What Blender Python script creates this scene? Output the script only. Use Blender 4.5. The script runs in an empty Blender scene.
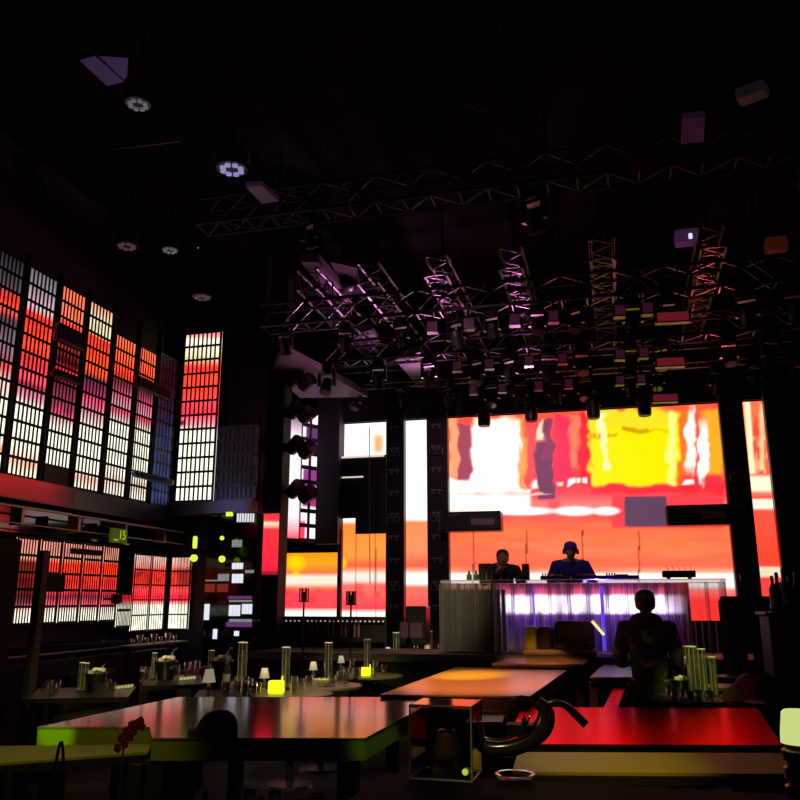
import bpy, math, random
from mathutils import Vector, Matrix, Euler
R = math.radians
random.seed(7)
sc = bpy.context.scene
C = sc.collection

# ------------------------------------------------------------------ camera
F = 812.0; PITCH = R(13.8); YAW = R(14.7); EYE = (0.0, 0.0, 1.55)
cam = bpy.data.objects.new('camera', bpy.data.cameras.new('camera'))
C.objects.link(cam)
cam.data.sensor_width = 36; cam.data.lens = F / 800 * 36
cam.data.clip_start = 0.05
cam.location = EYE
cam.rotation_euler = (R(90) + PITCH, 0, YAW)
sc.camera = cam

def ray(px, py):
    a = (px - 400) / F; b = (400 - py) / F
    fy = math.cos(PITCH) - b * math.sin(PITCH); z = math.sin(PITCH) + b * math.cos(PITCH)
    return (a * math.cos(YAW) - fy * math.sin(YAW), a * math.sin(YAW) + fy * math.cos(YAW), z)
def P(px, py, X=None, Y=None, Z=None):          # a point of the photograph measured on a known plane of the room
    r = ray(px, py)
    t = X / r[0] if X is not None else Y / r[1] if Y is not None else (Z - EYE[2]) / r[2]
    return Vector((t * r[0], t * r[1], EYE[2] + t * r[2]))
def Q(x, y, z):
    z -= EYE[2]
    r = x * math.cos(YAW) + y * math.sin(YAW); f = -x * math.sin(YAW) + y * math.cos(YAW)
    d = f * math.cos(PITCH) + z * math.sin(PITCH); u = -f * math.sin(PITCH) + z * math.cos(PITCH)
    return 400 + F * r / d, 400 - F * u / d

# ------------------------------------------------------------------ world, light, exposure
w = bpy.data.worlds.new('world'); sc.world = w; w.use_nodes = True
w.node_tree.nodes['Background'].inputs[0].default_value = (0.25, 0.10, 0.30, 1)
w.node_tree.nodes['Background'].inputs[1].default_value = 0.0
sc.view_settings.view_transform = 'Standard'; sc.view_settings.look = 'None'
sc.view_settings.exposure = 0.0; sc.view_settings.gamma = 1.0
sc.view_settings.use_curve_mapping = False

def spot(loc, target, color, power, angle=12, blend=.3, r=.03, spec=1.0):
    l = bpy.data.lights.new('stage_light', 'SPOT'); l.color = color; l.energy = power
    l.spot_size = R(angle); l.spot_blend = blend; l.shadow_soft_size = r; l.specular_factor = spec
    o = bpy.data.objects.new('stage_light', l); C.objects.link(o); o.location = loc
    o.rotation_euler = (Vector(target) - Vector(loc)).to_track_quat('-Z', 'Y').to_euler()
    return o
def area(loc, target, color, power, sx, sy):
    l = bpy.data.lights.new('wash_light', 'AREA'); l.color = color; l.energy = power
    l.shape = 'RECTANGLE'; l.size = sx; l.size_y = sy
    o = bpy.data.objects.new('wash_light', l); C.objects.link(o); o.location = loc
    o.rotation_euler = (Vector(target) - Vector(loc)).to_track_quat('-Z', 'Y').to_euler()
    return o
# magenta and purple wash lights of the rig
spot((-2.6, 12.2, 4.0), (-3.2, 10.2, 5.4), (.8, .25, .62), 260, 75, .9, .1)
spot((-3.3, 9.3, 3.9), (-3.75, 9.9, 5.6), (.75, .3, .7), 42, 60, .9, .1)
spot((-3.6, 11.0, 3.0), (-4.9, 12.6, 4.9), (.7, .25, .6), 60, 60, .9, .1)
spot((-1.2, 12.3, 4.0), (-1.6, 10.2, 5.4), (.8, .2, .6), 130, 80, .9, .1)
spot((-4.9, 8.9, 3.0), (-5.05, 10.2, 2.75), (.5, .42, 1.0), 22, 38, 1, .1)
spot((1.6, 12.2, 4.2), (1.3, 10.4, 5.4), (1, .08, .12), 40, 90, .8, .1)
spot((-4.4, 6.0, 4.2), (-3.85, 5.2, 5.8), (.28, .25, .9), 14, 50, .8, .1)
spot((-3.0, 6.2, 4.4), (-3.5, 7.3, 5.8), (.5, .4, .9), 12, 50, .8, .1)
spot((-1.5, 6.5, 4.9), (-1.6, 12.7, 2.8), (.9, .55, .75), 150, 50, .8, .1)  # added front wash, brightens tower brackets and people
# coloured pin spots on the tables
spot((-3.2, 1.0, 2.9), P(57, 733, Z=.82), (.35, 1, .0), 900, 3.2, .2)
spot((-2.4, 1.2, 4.4), P(75, 747, Z=.78), (.8, .8, .03), 230, 20, .6)
spot((-1.4, .2, 3.2), P(128, 735, Y=2.0), (1, .5, .4), 22, 8, .7)  # added spot, lifts the orchid out of the dark
spot((-1.6, 3.6, 4.6), P(480, 682, Z=.88), (1, .38, .02), 2300, 22, .8)
spot((-1.9, 3.2, 4.6), P(470, 675, Z=.88), (.95, .95, .02), 4200, 8, .9)
spot((.4, .8, 4.6), P(600, 760, Z=.84), (.95, .75, .01), 600, 13, 1)
spot((.9, 1.2, 4.4), P(392, 742, Z=.8), (.35, .8, .02), 420, 7, .5)
spot((-2.0, 4.6, 4.6), (-2.95, 7.1, .8), (.95, .85, .35), 650, 17, .8)
spot((-1.6, 5.2, 4.6), (-2.8, 8.3, .8), (.95, .8, .35), 700, 22, .8)
spot((-1.2, 6.5, 4.6), (-2.6, 11.0, .8), (.95, .8, .45), 900, 22, .8)
spot((-3.2, 4.2, 4.6), (-4.6, 6.8, .8), (.9, .85, .25), 600, 20, .8)
spot((-3.0, 4.6, 4.6), (-4.3, 7.7, .8), (.95, .65, .35), 500, 16, .8)
spot((.9, 3.0, 4.6), P(692, 676, Z=.95), (.7, .9, .15), 800, 6, .6)
spot((-.2, 4.0, 4.6), (.25, 7.4, 1.2), (1, .75, .4), 40, 12, .8)
spot((-1.3, .9, 3.6), P(480, 735, Y=2.7), (1, .8, .35), 70, 14, .8)  # added spot near the camera, makes the water pipe visible
spot((.6, 4.6, 4.7), P(540, 660, Z=.93), (1, .5, .1), 900, 9, .7)
spot((.5, 4.2, 4.7), P(598, 690, Z=.82), (1, .2, .08), 150, 7, .7)
spot((1.5, 4.0, 4.6), P(762, 696, Z=.9), (1, .35, .35), 420, 8, .7)  # added pink spot, brightens the heaped cloth
spot((-1.4, 6.2, 4.7), (-1.13, 9.15, 1.1), (.9, 1, .05), 150, 2.6, .4)
# blue beam over the console
spot((-.3, 9.0, 4.6), (-.5, 10.8, 1.95), (.12, .06, 1), 200, 17, .8)
spot((-.3, 8.6, 4.4), (.0, 10.0, 1.3), (.10, .04, 1), 420, 18, .7)

# ------------------------------------------------------------------ materials
MATS = {}
def mat(name, col=(.02, .02, .02), rough=.5, metal=0.0, em=None, es=1.0, noise=0.0, spec=.5):
    if name in MATS: return MATS[name]
    m = bpy.data.materials.new(name); m.use_nodes = True
    nt = m.node_tree; b = nt.nodes['Principled BSDF']
    b.inputs['Base Color'].default_value = (*col, 1); b.inputs['Roughness'].default_value = rough
    b.inputs['Metallic'].default_value = metal; b.inputs['Specular IOR Level'].default_value = spec
    tc = nt.nodes.new('ShaderNodeTexCoord'); nz = nt.nodes.new('ShaderNodeTexNoise')
    nz.inputs['Scale'].default_value = 6; nz.inputs['Detail'].default_value = 5
    nt.links.new(tc.outputs['Object'], nz.inputs['Vector'])
    mr = nt.nodes.new('ShaderNodeMapRange')
    mr.inputs['To Min'].default_value = max(0, rough * .93); mr.inputs['To Max'].default_value = min(1, rough * 1.07)
    nt.links.new(nz.outputs['Fac'], mr.inputs['Value']); nt.links.new(mr.outputs['Result'], b.inputs['Roughness'])
    if em:
        b.inputs['Emission Color'].default_value = (*em, 1); b.inputs['Emission Strength'].default_value = es
    MATS[name] = m; return m
def glassy(name, tint=(1, 1, 1), gl=.25, rough=.05, edge=.9):
    m = bpy.data.materials.new(name); m.use_nodes = True; nt = m.node_tree; n = nt.nodes
    n.remove(n['Principled BSDF']); out = n['Material Output']
    tr = n.new('ShaderNodeBsdfTransparent'); tr.inputs[0].default_value = (*tint, 1)
    g = n.new('ShaderNodeBsdfGlossy'); g.inputs['Roughness'].default_value = rough
    g.inputs['Color'].default_value = (.9, .9, .9, 1)
    lw = n.new('ShaderNodeLayerWeight'); lw.inputs['Blend'].default_value = .35
    mr = n.new('ShaderNodeMapRange'); mr.inputs['To Min'].default_value = gl; mr.inputs['To Max'].default_value = edge
    nt.links.new(lw.outputs['Facing'], mr.inputs['Value'])
    mx = n.new('ShaderNodeMixShader')
    nt.links.new(mr.outputs['Result'], mx.inputs[0]); nt.links.new(tr.outputs[0], mx.inputs[1]); nt.links.new(g.outputs[0], mx.inputs[2])
    nt.links.new(mx.outputs[0], out.inputs['Surface']); MATS[name] = m; return m
def frosted(name, tint=(.8, .8, .8), lo=.12, hi=.8, gm=.5):            # lit cut glass: lets light through, scatters some
    m = bpy.data.materials.new(name); m.use_nodes = True; nt = m.node_tree; n = nt.nodes
    n.remove(n['Principled BSDF']); out = n['Material Output']
    tr = n.new('ShaderNodeBsdfTransparent'); tr.inputs[0].default_value = (*tint, 1)
    tl = n.new('ShaderNodeBsdfDiffuse'); tl.inputs[0].default_value = (.8, .8, .8, 1)
    g = n.new('ShaderNodeBsdfGlossy'); g.inputs['Roughness'].default_value = .12
    a = n.new('ShaderNodeMixShader'); a.inputs[0].default_value = gm
    mx = n.new('ShaderNodeMixShader')
    lw = n.new('ShaderNodeLayerWeight'); lw.inputs['Blend'].default_value = .4
    mr = n.new('ShaderNodeMapRange'); mr.inputs['To Min'].default_value = lo; mr.inputs['To Max'].default_value = hi
    nt.links.new(lw.outputs['Facing'], mr.inputs['Value']); nt.links.new(mr.outputs['Result'], mx.inputs[0])
    nt.links.new(tl.outputs[0], a.inputs[1]); nt.links.new(g.outputs[0], a.inputs[2])
    nt.links.new(tr.outputs[0], mx.inputs[1]); nt.links.new(a.outputs[0], mx.inputs[2])
    nt.links.new(mx.outputs[0], out.inputs['Surface']); MATS[name] = m; return m
def led_mat(name, strength):
    m = bpy.data.materials.new(name); m.use_nodes = True; nt = m.node_tree; n = nt.nodes
    b = n['Principled BSDF']; b.inputs['Base Color'].default_value = (.01, .01, .01, 1); b.inputs['Roughness'].default_value = .4
    at = n.new('ShaderNodeAttribute'); at.attribute_name = 'video'
    nt.links.new(at.outputs['Color'], b.inputs['Emission Color']); b.inputs['Emission Strength'].default_value = strength
    MATS[name] = m; return m
LED = led_mat('led_video', 1.0); LEDG = led_mat('led_video_behind_grille', 1.0)
black = mat('black_paint', (.006, .006, .007), .6)
floor_m = mat('dark_floor', (.006, .005, .005), .6, spec=.2)
ceil_m = mat('black_ceiling', (.004, .004, .005), .9, spec=.1)
wall_m = mat('dark_wall', (.004, .003, .006), .7)
purple_wall = mat('grey_plaster', (.018, .014, .024), .6)
gmat = mat('grille_metal', (.012, .009, .016), .5, .3)
grey_grille = mat('grey_grille_metal', (.16, .15, .2), .45)
tower = mat('black_tower_cladding', (.012, .010, .012), .4)
steel = mat('dull_steel', (.28, .24, .26), .35, .5)
chrome = mat('chrome', (.7, .7, .72), .12, 1)
fixture = mat('black_fixture_plastic', (.012, .011, .014), .35)
lens_p = mat('pink_lens', (.3, .1, .2), .2, 0, (1, .45, .6), .45)
lens_b = mat('blue_lens', (.3, .3, .5), .2, 0, (.55, .5, 1), .4)
lens_d = mat('dark_lens', (.10, .05, .09), .15)
lens_w = mat('purple_glow_lens', (.03, .012, .02), .2, 0, (.8, .15, .4), .035)
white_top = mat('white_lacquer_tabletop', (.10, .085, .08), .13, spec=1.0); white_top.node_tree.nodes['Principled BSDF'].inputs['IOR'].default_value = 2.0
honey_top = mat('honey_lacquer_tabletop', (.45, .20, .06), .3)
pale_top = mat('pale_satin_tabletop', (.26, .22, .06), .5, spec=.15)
dark_edge = mat('dark_wood_edge', (.012, .007, .006), .5)
pale_side = mat('pale_lacquer_side', (.22, .22, .18), .45)
red_reflect_top = mat('red_reflection_tabletop', (.85, .02, .018), .24, .95); red_reflect_top.node_tree.nodes['Principled BSDF'].inputs['Specular Tint'].default_value = (.9, .06, .05, 1)  # red reflection of the screen put into base colour and specular tint
round_top = mat('cream_round_tabletop', (.15, .12, .09), .35)
cloth = mat('dark_cloth', (.01, .009, .012), .8)
skin = mat('skin', (.35, .19, .13), .6)
hair = mat('black_hair', (.008, .007, .007), .5)
jacket = mat('dark_navy_cloth', (.014, .010, .03), .8)
jacket2 = mat('dark_brown_jacket', (.022, .008, .007), .8)
glass = glassy('clear_glass', (.9, .92, .9)); crystal = frosted('cut_crystal', (.82, .82, .85))
mirror_m = mat('smoked_mirror', (.10, .08, .08), .06, 1)
mirror_g = mat('dark_mirror', (.06, .08, .065), .07, 1)
tube_glass = frosted('tube_glass', (.92, .94, .92), .03, 1.0, .85)
acrylic = glassy('acrylic', (.85, .85, .85), .08, .03, .7)
shade_m = mat('lamp_shade_glow', (.7, .65, .5), .7, 0, (.9, .75, .5), .28)
shade_near = mat('bright_lamp_shade', (.7, .7, .5), .7, 0, (.78, .9, .3), .75)
yellow_glow = mat('yellow_glow_block', (.6, .6, .1), .4, 0, (.85, 1, .0), .9)
candle_m = mat('tealight_glow', (.6, .5, .2), .4, 0, (1, .9, .4), 1.0)
tan = mat('tan_upholstery', (.09, .045, .02), .7)
yellow_lit_fab = mat('yellow_light_upholstery', (.45, .42, .05), .7)  # yellow light on the sofa arm put into its fabric colour
ice = mat('ice_cubes', (.75, .75, .8), .2)
pinkcloth = mat('pale_pink_cloth', (.38, .2, .2), .8)
orchid_m = mat('dark_red_petals', (.25, .02, .02), .6)
amber = glassy('green_bottle_glass', (.35, .45, .1), .2, .05)
bulb_g = mat('green_lamp_glow', (.5, .6, .1), .4, 0, (.65, .95, .05), 1.2)

# ------------------------------------------------------------------ mesh helpers
class MB:
    def __init__(s): s.v = []; s.f = []
    def add(s, vs, fs):
        n = len(s.v); s.v += [tuple(p) for p in vs]; s.f += [tuple(i + n for i in q) for q in fs]; return s
    def box(s, x0, x1, y0, y1, z0, z1, M=None):
        vs = [Vector((x, y, z)) for x in (x0, x1) for y in (y0, y1) for z in (z0, z1)]
        if M: vs = [M @ p for p in vs]
        return s.add(vs, [(0, 1, 3, 2), (4, 6, 7, 5), (0, 4, 5, 1), (2, 3, 7, 6), (0, 2, 6, 4), (1, 5, 7, 3)])
    def bbox(s, x0, x1, y0, y1, z0, z1, b, M=None):   # box with chamfered vertical and top edges
        b = min(b, (x1 - x0) / 2.1, (y1 - y0) / 2.1, (z1 - z0) / 2.1)
        def ring(i, z): return [(x0 + i, y0 + b + 0, z), (x0 + b, y0 + i, z), (x1 - b, y0 + i, z), (x1 - i, y0 + b, z), (x1 - i, y1 - b, z), (x1 - b, y1 - i, z), (x0 + b, y1 - i, z), (x0 + i, y1 - b, z)]
        rs = [ring(b * .6, z0), ring(0, z0 + b), ring(0, z1 - b), ring(b * .6, z1)]
        vs = [Vector(p) for r in rs for p in r]
        if M: vs = [M @ p for p in vs]
        fs = [tuple(reversed(range(8))), tuple(range(24, 32))]
        for k in range(3):
            for i in range(8): fs.append((k * 8 + i, k * 8 + (i + 1) % 8, k * 8 + 8 + (i + 1) % 8, k * 8 + 8 + i))
        return s.add(vs, fs)
    def prism(s, poly, z0, z1):
        n = len(poly); vs = [(p[0], p[1], z0) for p in poly] + [(p[0], p[1], z1) for p in poly]
        return s.add(vs, [tuple(reversed(range(n))), tuple(range(n, 2 * n))] + [(i, (i + 1) % n, n + (i + 1) % n, n + i) for i in range(n)])
    def tube(s, pts, r, n=6):
        pts = [Vector(p) for p in pts]; rr = r if isinstance(r, (list, tuple)) else [r] * len(pts)
        vs = []; up = None
        for i, p in enumerate(pts):
            d = (pts[min(i + 1, len(pts) - 1)] - pts[max(i - 1, 0)]).normalized()
            if up is None: up = Vector((0, 0, 1)) if abs(d.z) < .9 else Vector((1, 0, 0))
            a = d.cross(up).normalized(); up = a.cross(d).normalized()
            for k in range(n):
                t = 2 * math.pi * (k + .5) / n; vs.append(p + (a * math.cos(t) + up * math.sin(t)) * rr[i])
        m = len(pts); fs = [tuple(range(n)), tuple(reversed(range((m - 1) * n, m * n)))]
        for i in range(m - 1):
            for k in range(n): fs.append((i * n + k, i * n + n + k, i * n + n + (k + 1) % n, i * n + (k + 1) % n))
        return s.add(vs, fs)
    def lathe(s, prof, c=(0, 0, 0), n=16, M=None):
        vs = []; c = Vector(c)
        for r, z in prof:
            for k in range(n):
                t = 2 * math.pi * k / n; p = Vector((r * math.cos(t), r * math.sin(t), z))
                vs.append((M @ p if M else p) + c)
        m = len(prof); fs = []
        for i in range(m - 1):
            for k in range(n): fs.append((i * n + k, i * n + (k + 1) % n, i * n + n + (k + 1) % n, i * n + n + k))
        if prof[0][0] > 1e-4: fs.append(tuple(reversed(range(n))))
        if prof[-1][0] > 1e-4: fs.append(tuple(range((m - 1) * n, m * n)))
        return s.add(vs, fs)
    def ball(s, c, r, n=10, sc=(1, 1, 1)):
        k = n // 2 + 1; prof = [(max(1e-5, r * math.sin(math.pi * i / k)), -r * math.cos(math.pi * i / k)) for i in range(k + 1)]
        return s.lathe(prof, c, n, Matrix.Diagonal((*sc, 1)))
    def build(s, name, m, parent=None, smooth=False, loc=None):
        me = bpy.data.meshes.new(name); me.from_pydata(s.v, [], s.f); me.materials.append(m); me.update()
        if smooth: me.polygons.foreach_set('use_smooth', [True] * len(me.polygons))
        o = bpy.data.objects.new(name, me); C.objects.link(o)
        if parent: o.parent = parent
        if loc: o.location = loc
        return o
def tag(o, label=None, cat=None, group=None, kind=None):
    if label: o['label'] = label
    if cat: o['category'] = cat
    if group: o['group'] = group
    if kind: o['kind'] = kind
    return o
def thing(name, label, cat, loc=(0, 0, 0), rz=0.0, group=None):
    o = bpy.data.objects.new(name, None); C.objects.link(o); o.empty_display_size = .1
    o.location = loc; o.rotation_euler = (0, 0, rz); return tag(o, label, cat, group)
def struct(mb, name, m, label=None): return tag(mb.build(name, m), label or name.replace('_', ' '), name.split('_')[0], kind='structure')
KIDS = {}
def copy_tree(o, parent=None):
    c = o.copy(); C.objects.link(c)
    if parent: c.parent = parent
    for ch in o.children: copy_tree(ch, c)
    return c
def place(o, loc, rz=0, label=None, group=None, s=1.0):
    c = copy_tree(o) if o.get('used') else o
    o['used'] = 1
    if 'used' in c and c is not o: del c['used']
    c.location = loc; c.rotation_euler = (0, 0, rz); c.scale = (s, s, s)
    if label: c['label'] = label
    if group: c['group'] = group
    PROTO.append(o) if o not in PROTO else None
    return c
PROTO = []

# ------------------------------------------------------------------ video content, given in the measured frame of the wall
def lerp(a, b, t): return tuple(x + (y - x) * t for x, y in zip(a, b))
def ss(x, a, b):
    if a == b: return 1.0 if x > a else 0.0
    t = max(0, min(1, (x - a) / (b - a))); return t * t * (3 - 2 * t)
def soft(x, y, x0, y0, x1, y1, s):
    return ss(x, x0 - s, x0 + s) * (1 - ss(x, x1 - s, x1 + s)) * ss(y, y0 - s, y0 + s) * (1 - ss(y, y1 - s, y1 + s))
def ell(x, y, cx, cy, rx, ry, s=.3):
    return 1 - ss(math.hypot((x - cx) / rx, (y - cy) / ry), 1 - s, 1 + s)
def grad(y, stops):
    if y <= stops[0][0]: return stops[0][1]
    for (a, ca), (b, cb) in zip(stops, stops[1:]):
        if y <= b: return lerp(ca, cb, (y - a) / (b - a) if b > a else 1)
    return stops[-1][1]
def h(x, y):  # cheap smooth noise
    def n(i, j): return (math.sin(i * 127.1 + j * 311.7) * 43758.5453) % 1.0
    i, j = math.floor(x), math.floor(y); u, v = x - i, y - j; u = u * u * (3 - 2 * u); v = v * v * (3 - 2 * v)
    return (n(i, j) * (1 - u) + n(i + 1, j) * u) * (1 - v) + (n(i, j + 1) * (1 - u) + n(i + 1, j + 1) * u) * v
W = (1.3, 1.2, 1.08); OR = (1.0, .17, .055); RD = (1.0, .04, .04); SAL = (1.0, .07, .05); YL = (1.0, .92, 0.0)
BASE = [(400, (1, .12, .05)), (478, (1, .06, .05)), (494, (1.0, .08, .10)), (505, (1.2, .25, .22)), (518, (1.0, .10, .08)), (530, OR), (552, (1, .22, .09)), (566, (.95, .13, .07)), (572, (1.1, .5, .35)), (575, W), (586, W), (590, (1.1, .3, .25)), (600, (1, .06, .06)), (617, SAL)]
MAINF = [  # x0,y0,x1,y1,softness,colour
    (448, 415, 460, 478, 2, (1.2, .42, .2)), (457, 425, 472, 480, 1.5, (.42, .07, .12)),
    (471, 426, 522, 508, 3, W), (447, 480, 530, 512, 3, W), (472, 418, 520, 430, 3, (1.3, 1.2, .9)), (520, 415, 526, 490, 2, (1.1, .35, .05)),
    (526, 415, 537, 488, 1.5, (.8, .09, .10)), (538, 420, 545, 440, 1.5, (1.4, .9, .6)), (532, 478, 547, 487, 2, W),
    (537, 442, 556, 500, 2, (.2, .05, .12)), (544, 420, 554, 460, 2, (.3, .05, .12)), (556, 416, 572, 486, 2, (.75, .03, .10)),
    (570, 413, 578, 470, 2, (1, .22, .12)), (578, 412, 592, 486, 2, (1, .02, .04)), (567, 479, 577, 485, 1, W), (580, 479, 586, 484, 1, W), (557, 481, 562, 484, 1, (1.2, .8, .7)),
    (588, 410, 680, 430, 2, (1, .82, .02)), (591, 428, 679, 484, 2.5, YL), (588, 433, 616, 437, 1, (1, .45, 0)), (624, 428, 652, 432, 1, (.7, .38, 0)), (650, 430, 668, 432, 1, (.9, .55, 0)),
    (600, 414, 606, 448, 1, (1.4, 1.3, .5)), (602, 447, 607, 470, 1, (1.4, 1.3, .5)), (668, 410, 675, 484, 2, (1.2, 1.1, .3)),
    (680, 408, 690, 486, 3, (1, .20, .02)), (703, 410, 724, 480, 3, (1.1, .45, .02)),
    (682, 476, 724, 500, 3, (.95, .04, .06)), (684, 480, 692, 484, 1, W), (590, 485, 724, 494, 2, (1, .03, .05)),
    (612, 495, 724, 528, 2, (1, .06, .08)), (624, 496, 667, 527, 1.5, (.13, .06, .115)), (548, 500, 560, 515, 3, (.9, .1, .12))]
MAINE = [(520, 511, 34, 4, W), (575, 511, 20, 4.5, W), (606, 511, 13, 4, W), (691, 440, 5, 32, W), (703, 455, 4.5, 30, W), (500, 494, 45, 1.6, (1.2, .7, .6)), (496, 460, 22, 34, W)]
def main_px(x, y):
    if y < 494:
        x, y = x + (h(x / 7, y / 12) - .5) * 7 + (h(x / 3, y / 5 + 40) - .5) * 3, y + (h(x / 9 + 20, y / 9) - .5) * 6
    c = grad(y, BASE)
    if y > 518 and y < 572:
        c = lerp(c, (1, .27, .10), .5 * h(x / 26, y / 7)); c = lerp(c, (.95, .12, .07), .6 * max(0, h(x / 40 + 9, y / 5 + 3) - .4) * 1.6)
    for x0, y0, x1, y1, s, col in MAINF:
        if x0 - 6 < x < x1 + 6 and y0 - 6 < y < y1 + 6: c = lerp(c, col, soft(x, y, x0, y0, x1, y1, s))
    for cx, cy, rx, ry, col in MAINE:
        if abs(x - cx) < rx * 1.5 and abs(y - cy) < ry * 1.5: c = lerp(c, col, ell(x, y, cx, cy, rx, ry))
    if y > 530:
        for sx in (473.5, 526.5, 582.5, 639): 
            if abs(x - sx - (y - 530) * .0) < .9: c = tuple(k * .35 for k in c)
    return c
def strip_px(x, y):
    return grad(y, [(400, W), (519, W), (522, (1, .3, .1)), (550, (1, .33, .13)), (566, (.9, .12, .08)), (571, (1.2, .5, .3)), (574, W), (583, W), (587, (1, .2, .15)), (615, (1, .06, .08))])
def left_px(x, y):
    if y < 470: return lerp(W, (1, .5, .2), soft(x, y, 374, 435, 383, 452, 3))
    c = grad(y, [(517, W), (521, W), (524, (1, .3, .05)), (556, (1, .36, .06)), (566, (.95, .12, .05)), (571, (1.2, .5, .3)), (574, (1, .9, .8)), (580, (1, .9, .8)), (585, (1, .2, .15)), (609, (1, .07, .10)), (613, W), (620, W)])
    c = lerp(c, (1, .75, 0), ell(x, y, 341, 563, 5, 5, .6)); c = lerp(c, (1, .6, .02), ell(x, y, 296, 562, 9, 7, .7))
    if abs(x - 356) < .6 or abs(x - 375.5) < .7: c = tuple(k * .45 for k in c)
    if y > 583 and y < 610: c = lerp(c, (.9, .04, .06), .7 * max(0, h(x / 9, y / 7) - .45) * 2)
    return c
def lowleft_px(x, y):
    c = grad(y, [(550, (1, .30, .01)), (562, (1, .42, .01)), (573, (1, .2, .05)), (577, (1, .9, .75)), (583, (1, .9, .75)), (588, (1, .2, .08)), (592, (1, .09, .10)), (608, (1, .07, .10)), (612, W), (620, W)])
    c = lerp(c, (1, .75, 0), max(ell(x, y, 296, 563, 8, 7, .7), ell(x, y, 296, 574, 3, 2.5, .6)))
    if 588 < y < 609: c = lerp(c, (.85, .03, .08), .8 * max(0, h(x / 8 + 5, y / 5) - .5) * 2)
    return c
def right_px(x, y):
    c = grad(y, [(404, (1, .2, .08)), (474, (1, .12, .05)), (478, (1.1, 1, .75)), (490, (1.1, 1, .7)), (493, (1, .25, .15)), (498, (1, .08, .06)), (500, (1.1, 1, .8)), (508, (1.1, 1, .8)), (510, (1, .10, .06)), (560, (1, .07, .03)), (566, (1, .08, .06)), (568, (.9, .8, .55)), (576, (.9, .8, .55)), (578, (1, .06, .06)), (604, (1, .07, .07)), (607, (1, .85, .75)), (616, (1, .85, .75))])
    if y < 474:
        c = lerp(c, (1.2, 1.0, .6), soft(x, y, 744 + (y - 405) * .08, 400, 750 + (y - 405) * .08, 474, 1.5))
        c = lerp(c, (1.2, .8, .4), .8 * soft(x, y, 760, 404, 764, 470, 1.5)); c = lerp(c, (.5, .06, .03), .8 * ell(x, y, 756, 440, 3, 22))
        c = lerp(c, (1.1, .9, .5), .6 * max(0, h(x / 3, y / 6) - .5) * 2)
    return c
def video_mesh(name, o, u, v, nu, nv, fn, m=None, parent=None):
    """flat screen from corner o along u and v; colours follow fn at each diode"""
    o = Vector(o); u = Vector(u); v = Vector(v)
    vs = [o + u * (i / nu) + v * (j / nv) for j in range(nv + 1) for i in range(nu + 1)]
    fs = [(j * (nu + 1) + i, j * (nu + 1) + i + 1, (j + 1) * (nu + 1) + i + 1, (j + 1) * (nu + 1) + i) for j in range(nv) for i in range(nu)]
    # thin cabinet behind the diodes
    nrm = u.cross(v).normalized() * -.05
    k = len(vs); vs2 = [o + nrm, o + u + nrm, o + u + v + nrm, o + v + nrm, o, o + u, o + u + v, o + v]
    c0, c1, c2, c3 = k + 4, k + 5, k + 6, k + 7
    me = bpy.data.meshes.new(name)
    me.from_pydata(vs + vs2, [], fs + [(k, k + 3, k + 2, k + 1), (c0, k, k + 1, c1), (c1, k + 1, k + 2, c2), (c2, k + 2, k + 3, c3), (c3, k + 3, k, c0)])
    at = me.color_attributes.new('video', 'FLOAT_COLOR', 'POINT'); d = []
    for p in vs:
        c = fn(*Q(*p)); c = (c[0] * (1 + 1.2 * max(0, 1 - 2.2 * c[1] / max(c[0], .01)) * (c[0] > .5)), c[1], c[2]); d += [max(0, c[0]), max(0, c[1]), max(0, c[2]), 1]
    d += [0, 0, 0, 1] * 8
    at.data.foreach_set('color', d); me.materials.append(m or LED); me.update()
    ob = bpy.data.objects.new(name, me); C.objects.link(ob)
    if parent: ob.parent = parent
    return ob
def box_struct(name, x0, x1, y0, y1, z0, z1, m, label=None): return struct(MB().box(x0, x1, y0, y1, z0, z1), name, m, label)

# ------------------------------------------------------------------ room shell
CZ = 6.5
box_struct('floor', -7.2, 5.2, -2.2, 16, -.1, 0, floor_m)
box_struct('ceiling', -7.2, 5.2, -2.2, 16, CZ, CZ + .1, ceil_m)
box_struct('wall_left', -6.35, -6.2, -2, 15, 0, CZ, wall_m)
box_struct('wall_right', 5.0, 5.15, -2, 15, 0, CZ, wall_m)
box_struct('wall_back', -6.2, 5.0, 13.3, 13.45, 0, CZ, wall_m)
box_struct('wall_front', -6.2, 5.0, -2.1, -2.0, 0, CZ, wall_m)
box_struct('trim_header', -4.9, 5.0, 12.95, 13.3, 4.50, CZ, purple_wall, 'dark header above the video wall')
box_struct('wall_return', -6.2, -4.72, 10.32, 10.5, 0, CZ, wall_m)
box_struct('trim_stage', -4.4, 2.6, 9.42, 10.7, 0, .93, black, 'black stage platform')
box_struct('trim_stage_back', -4.4, 2.6, 10.7, 13.3, 0, .80, black, 'lower back part of the stage')
box_struct('trim_stage_edge', -4.4, 2.6, 9.36, 9.42, .86, .95, mat('stage_edge_strip', (.1, .09, .1), .3), 'stage front edge strip')

# ------------------------------------------------------------------ video walls at the back
YB = 13.0
zt = 4.48
def xat(px, py): return P(px, py, Y=YB).x
def zat(px, py): return P(px, py, Y=YB).z
s = video_mesh('led_screen', (xat(449, 500), YB, 1.25), (xat(718, 407) + .12 - xat(449, 500), 0, 0), (0, 0, zt - 1.25), 190, 150, main_px)
tag(s, 'main led video wall showing orange red yellow and white shapes', 'led screen')
s = video_mesh('led_screen', (xat(405, 500), YB, 1.25), (xat(428, 500) - xat(405, 500), 0, 0), (0, 0, zt - 1.25), 8, 120, strip_px)
tag(s, 'narrow upright led strip, white above and orange below, between two towers', 'led screen')
x0 = xat(741, 405); x1 = xat(781, 560)
s = video_mesh('led_screen', (x0, YB, 1.25), (x1 - x0, 0, 0), (0, 0, zt - 1.25), 34, 130, right_px)
tag(s, 'narrow led strip with cream bands, right of the main screen', 'led screen')
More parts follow.
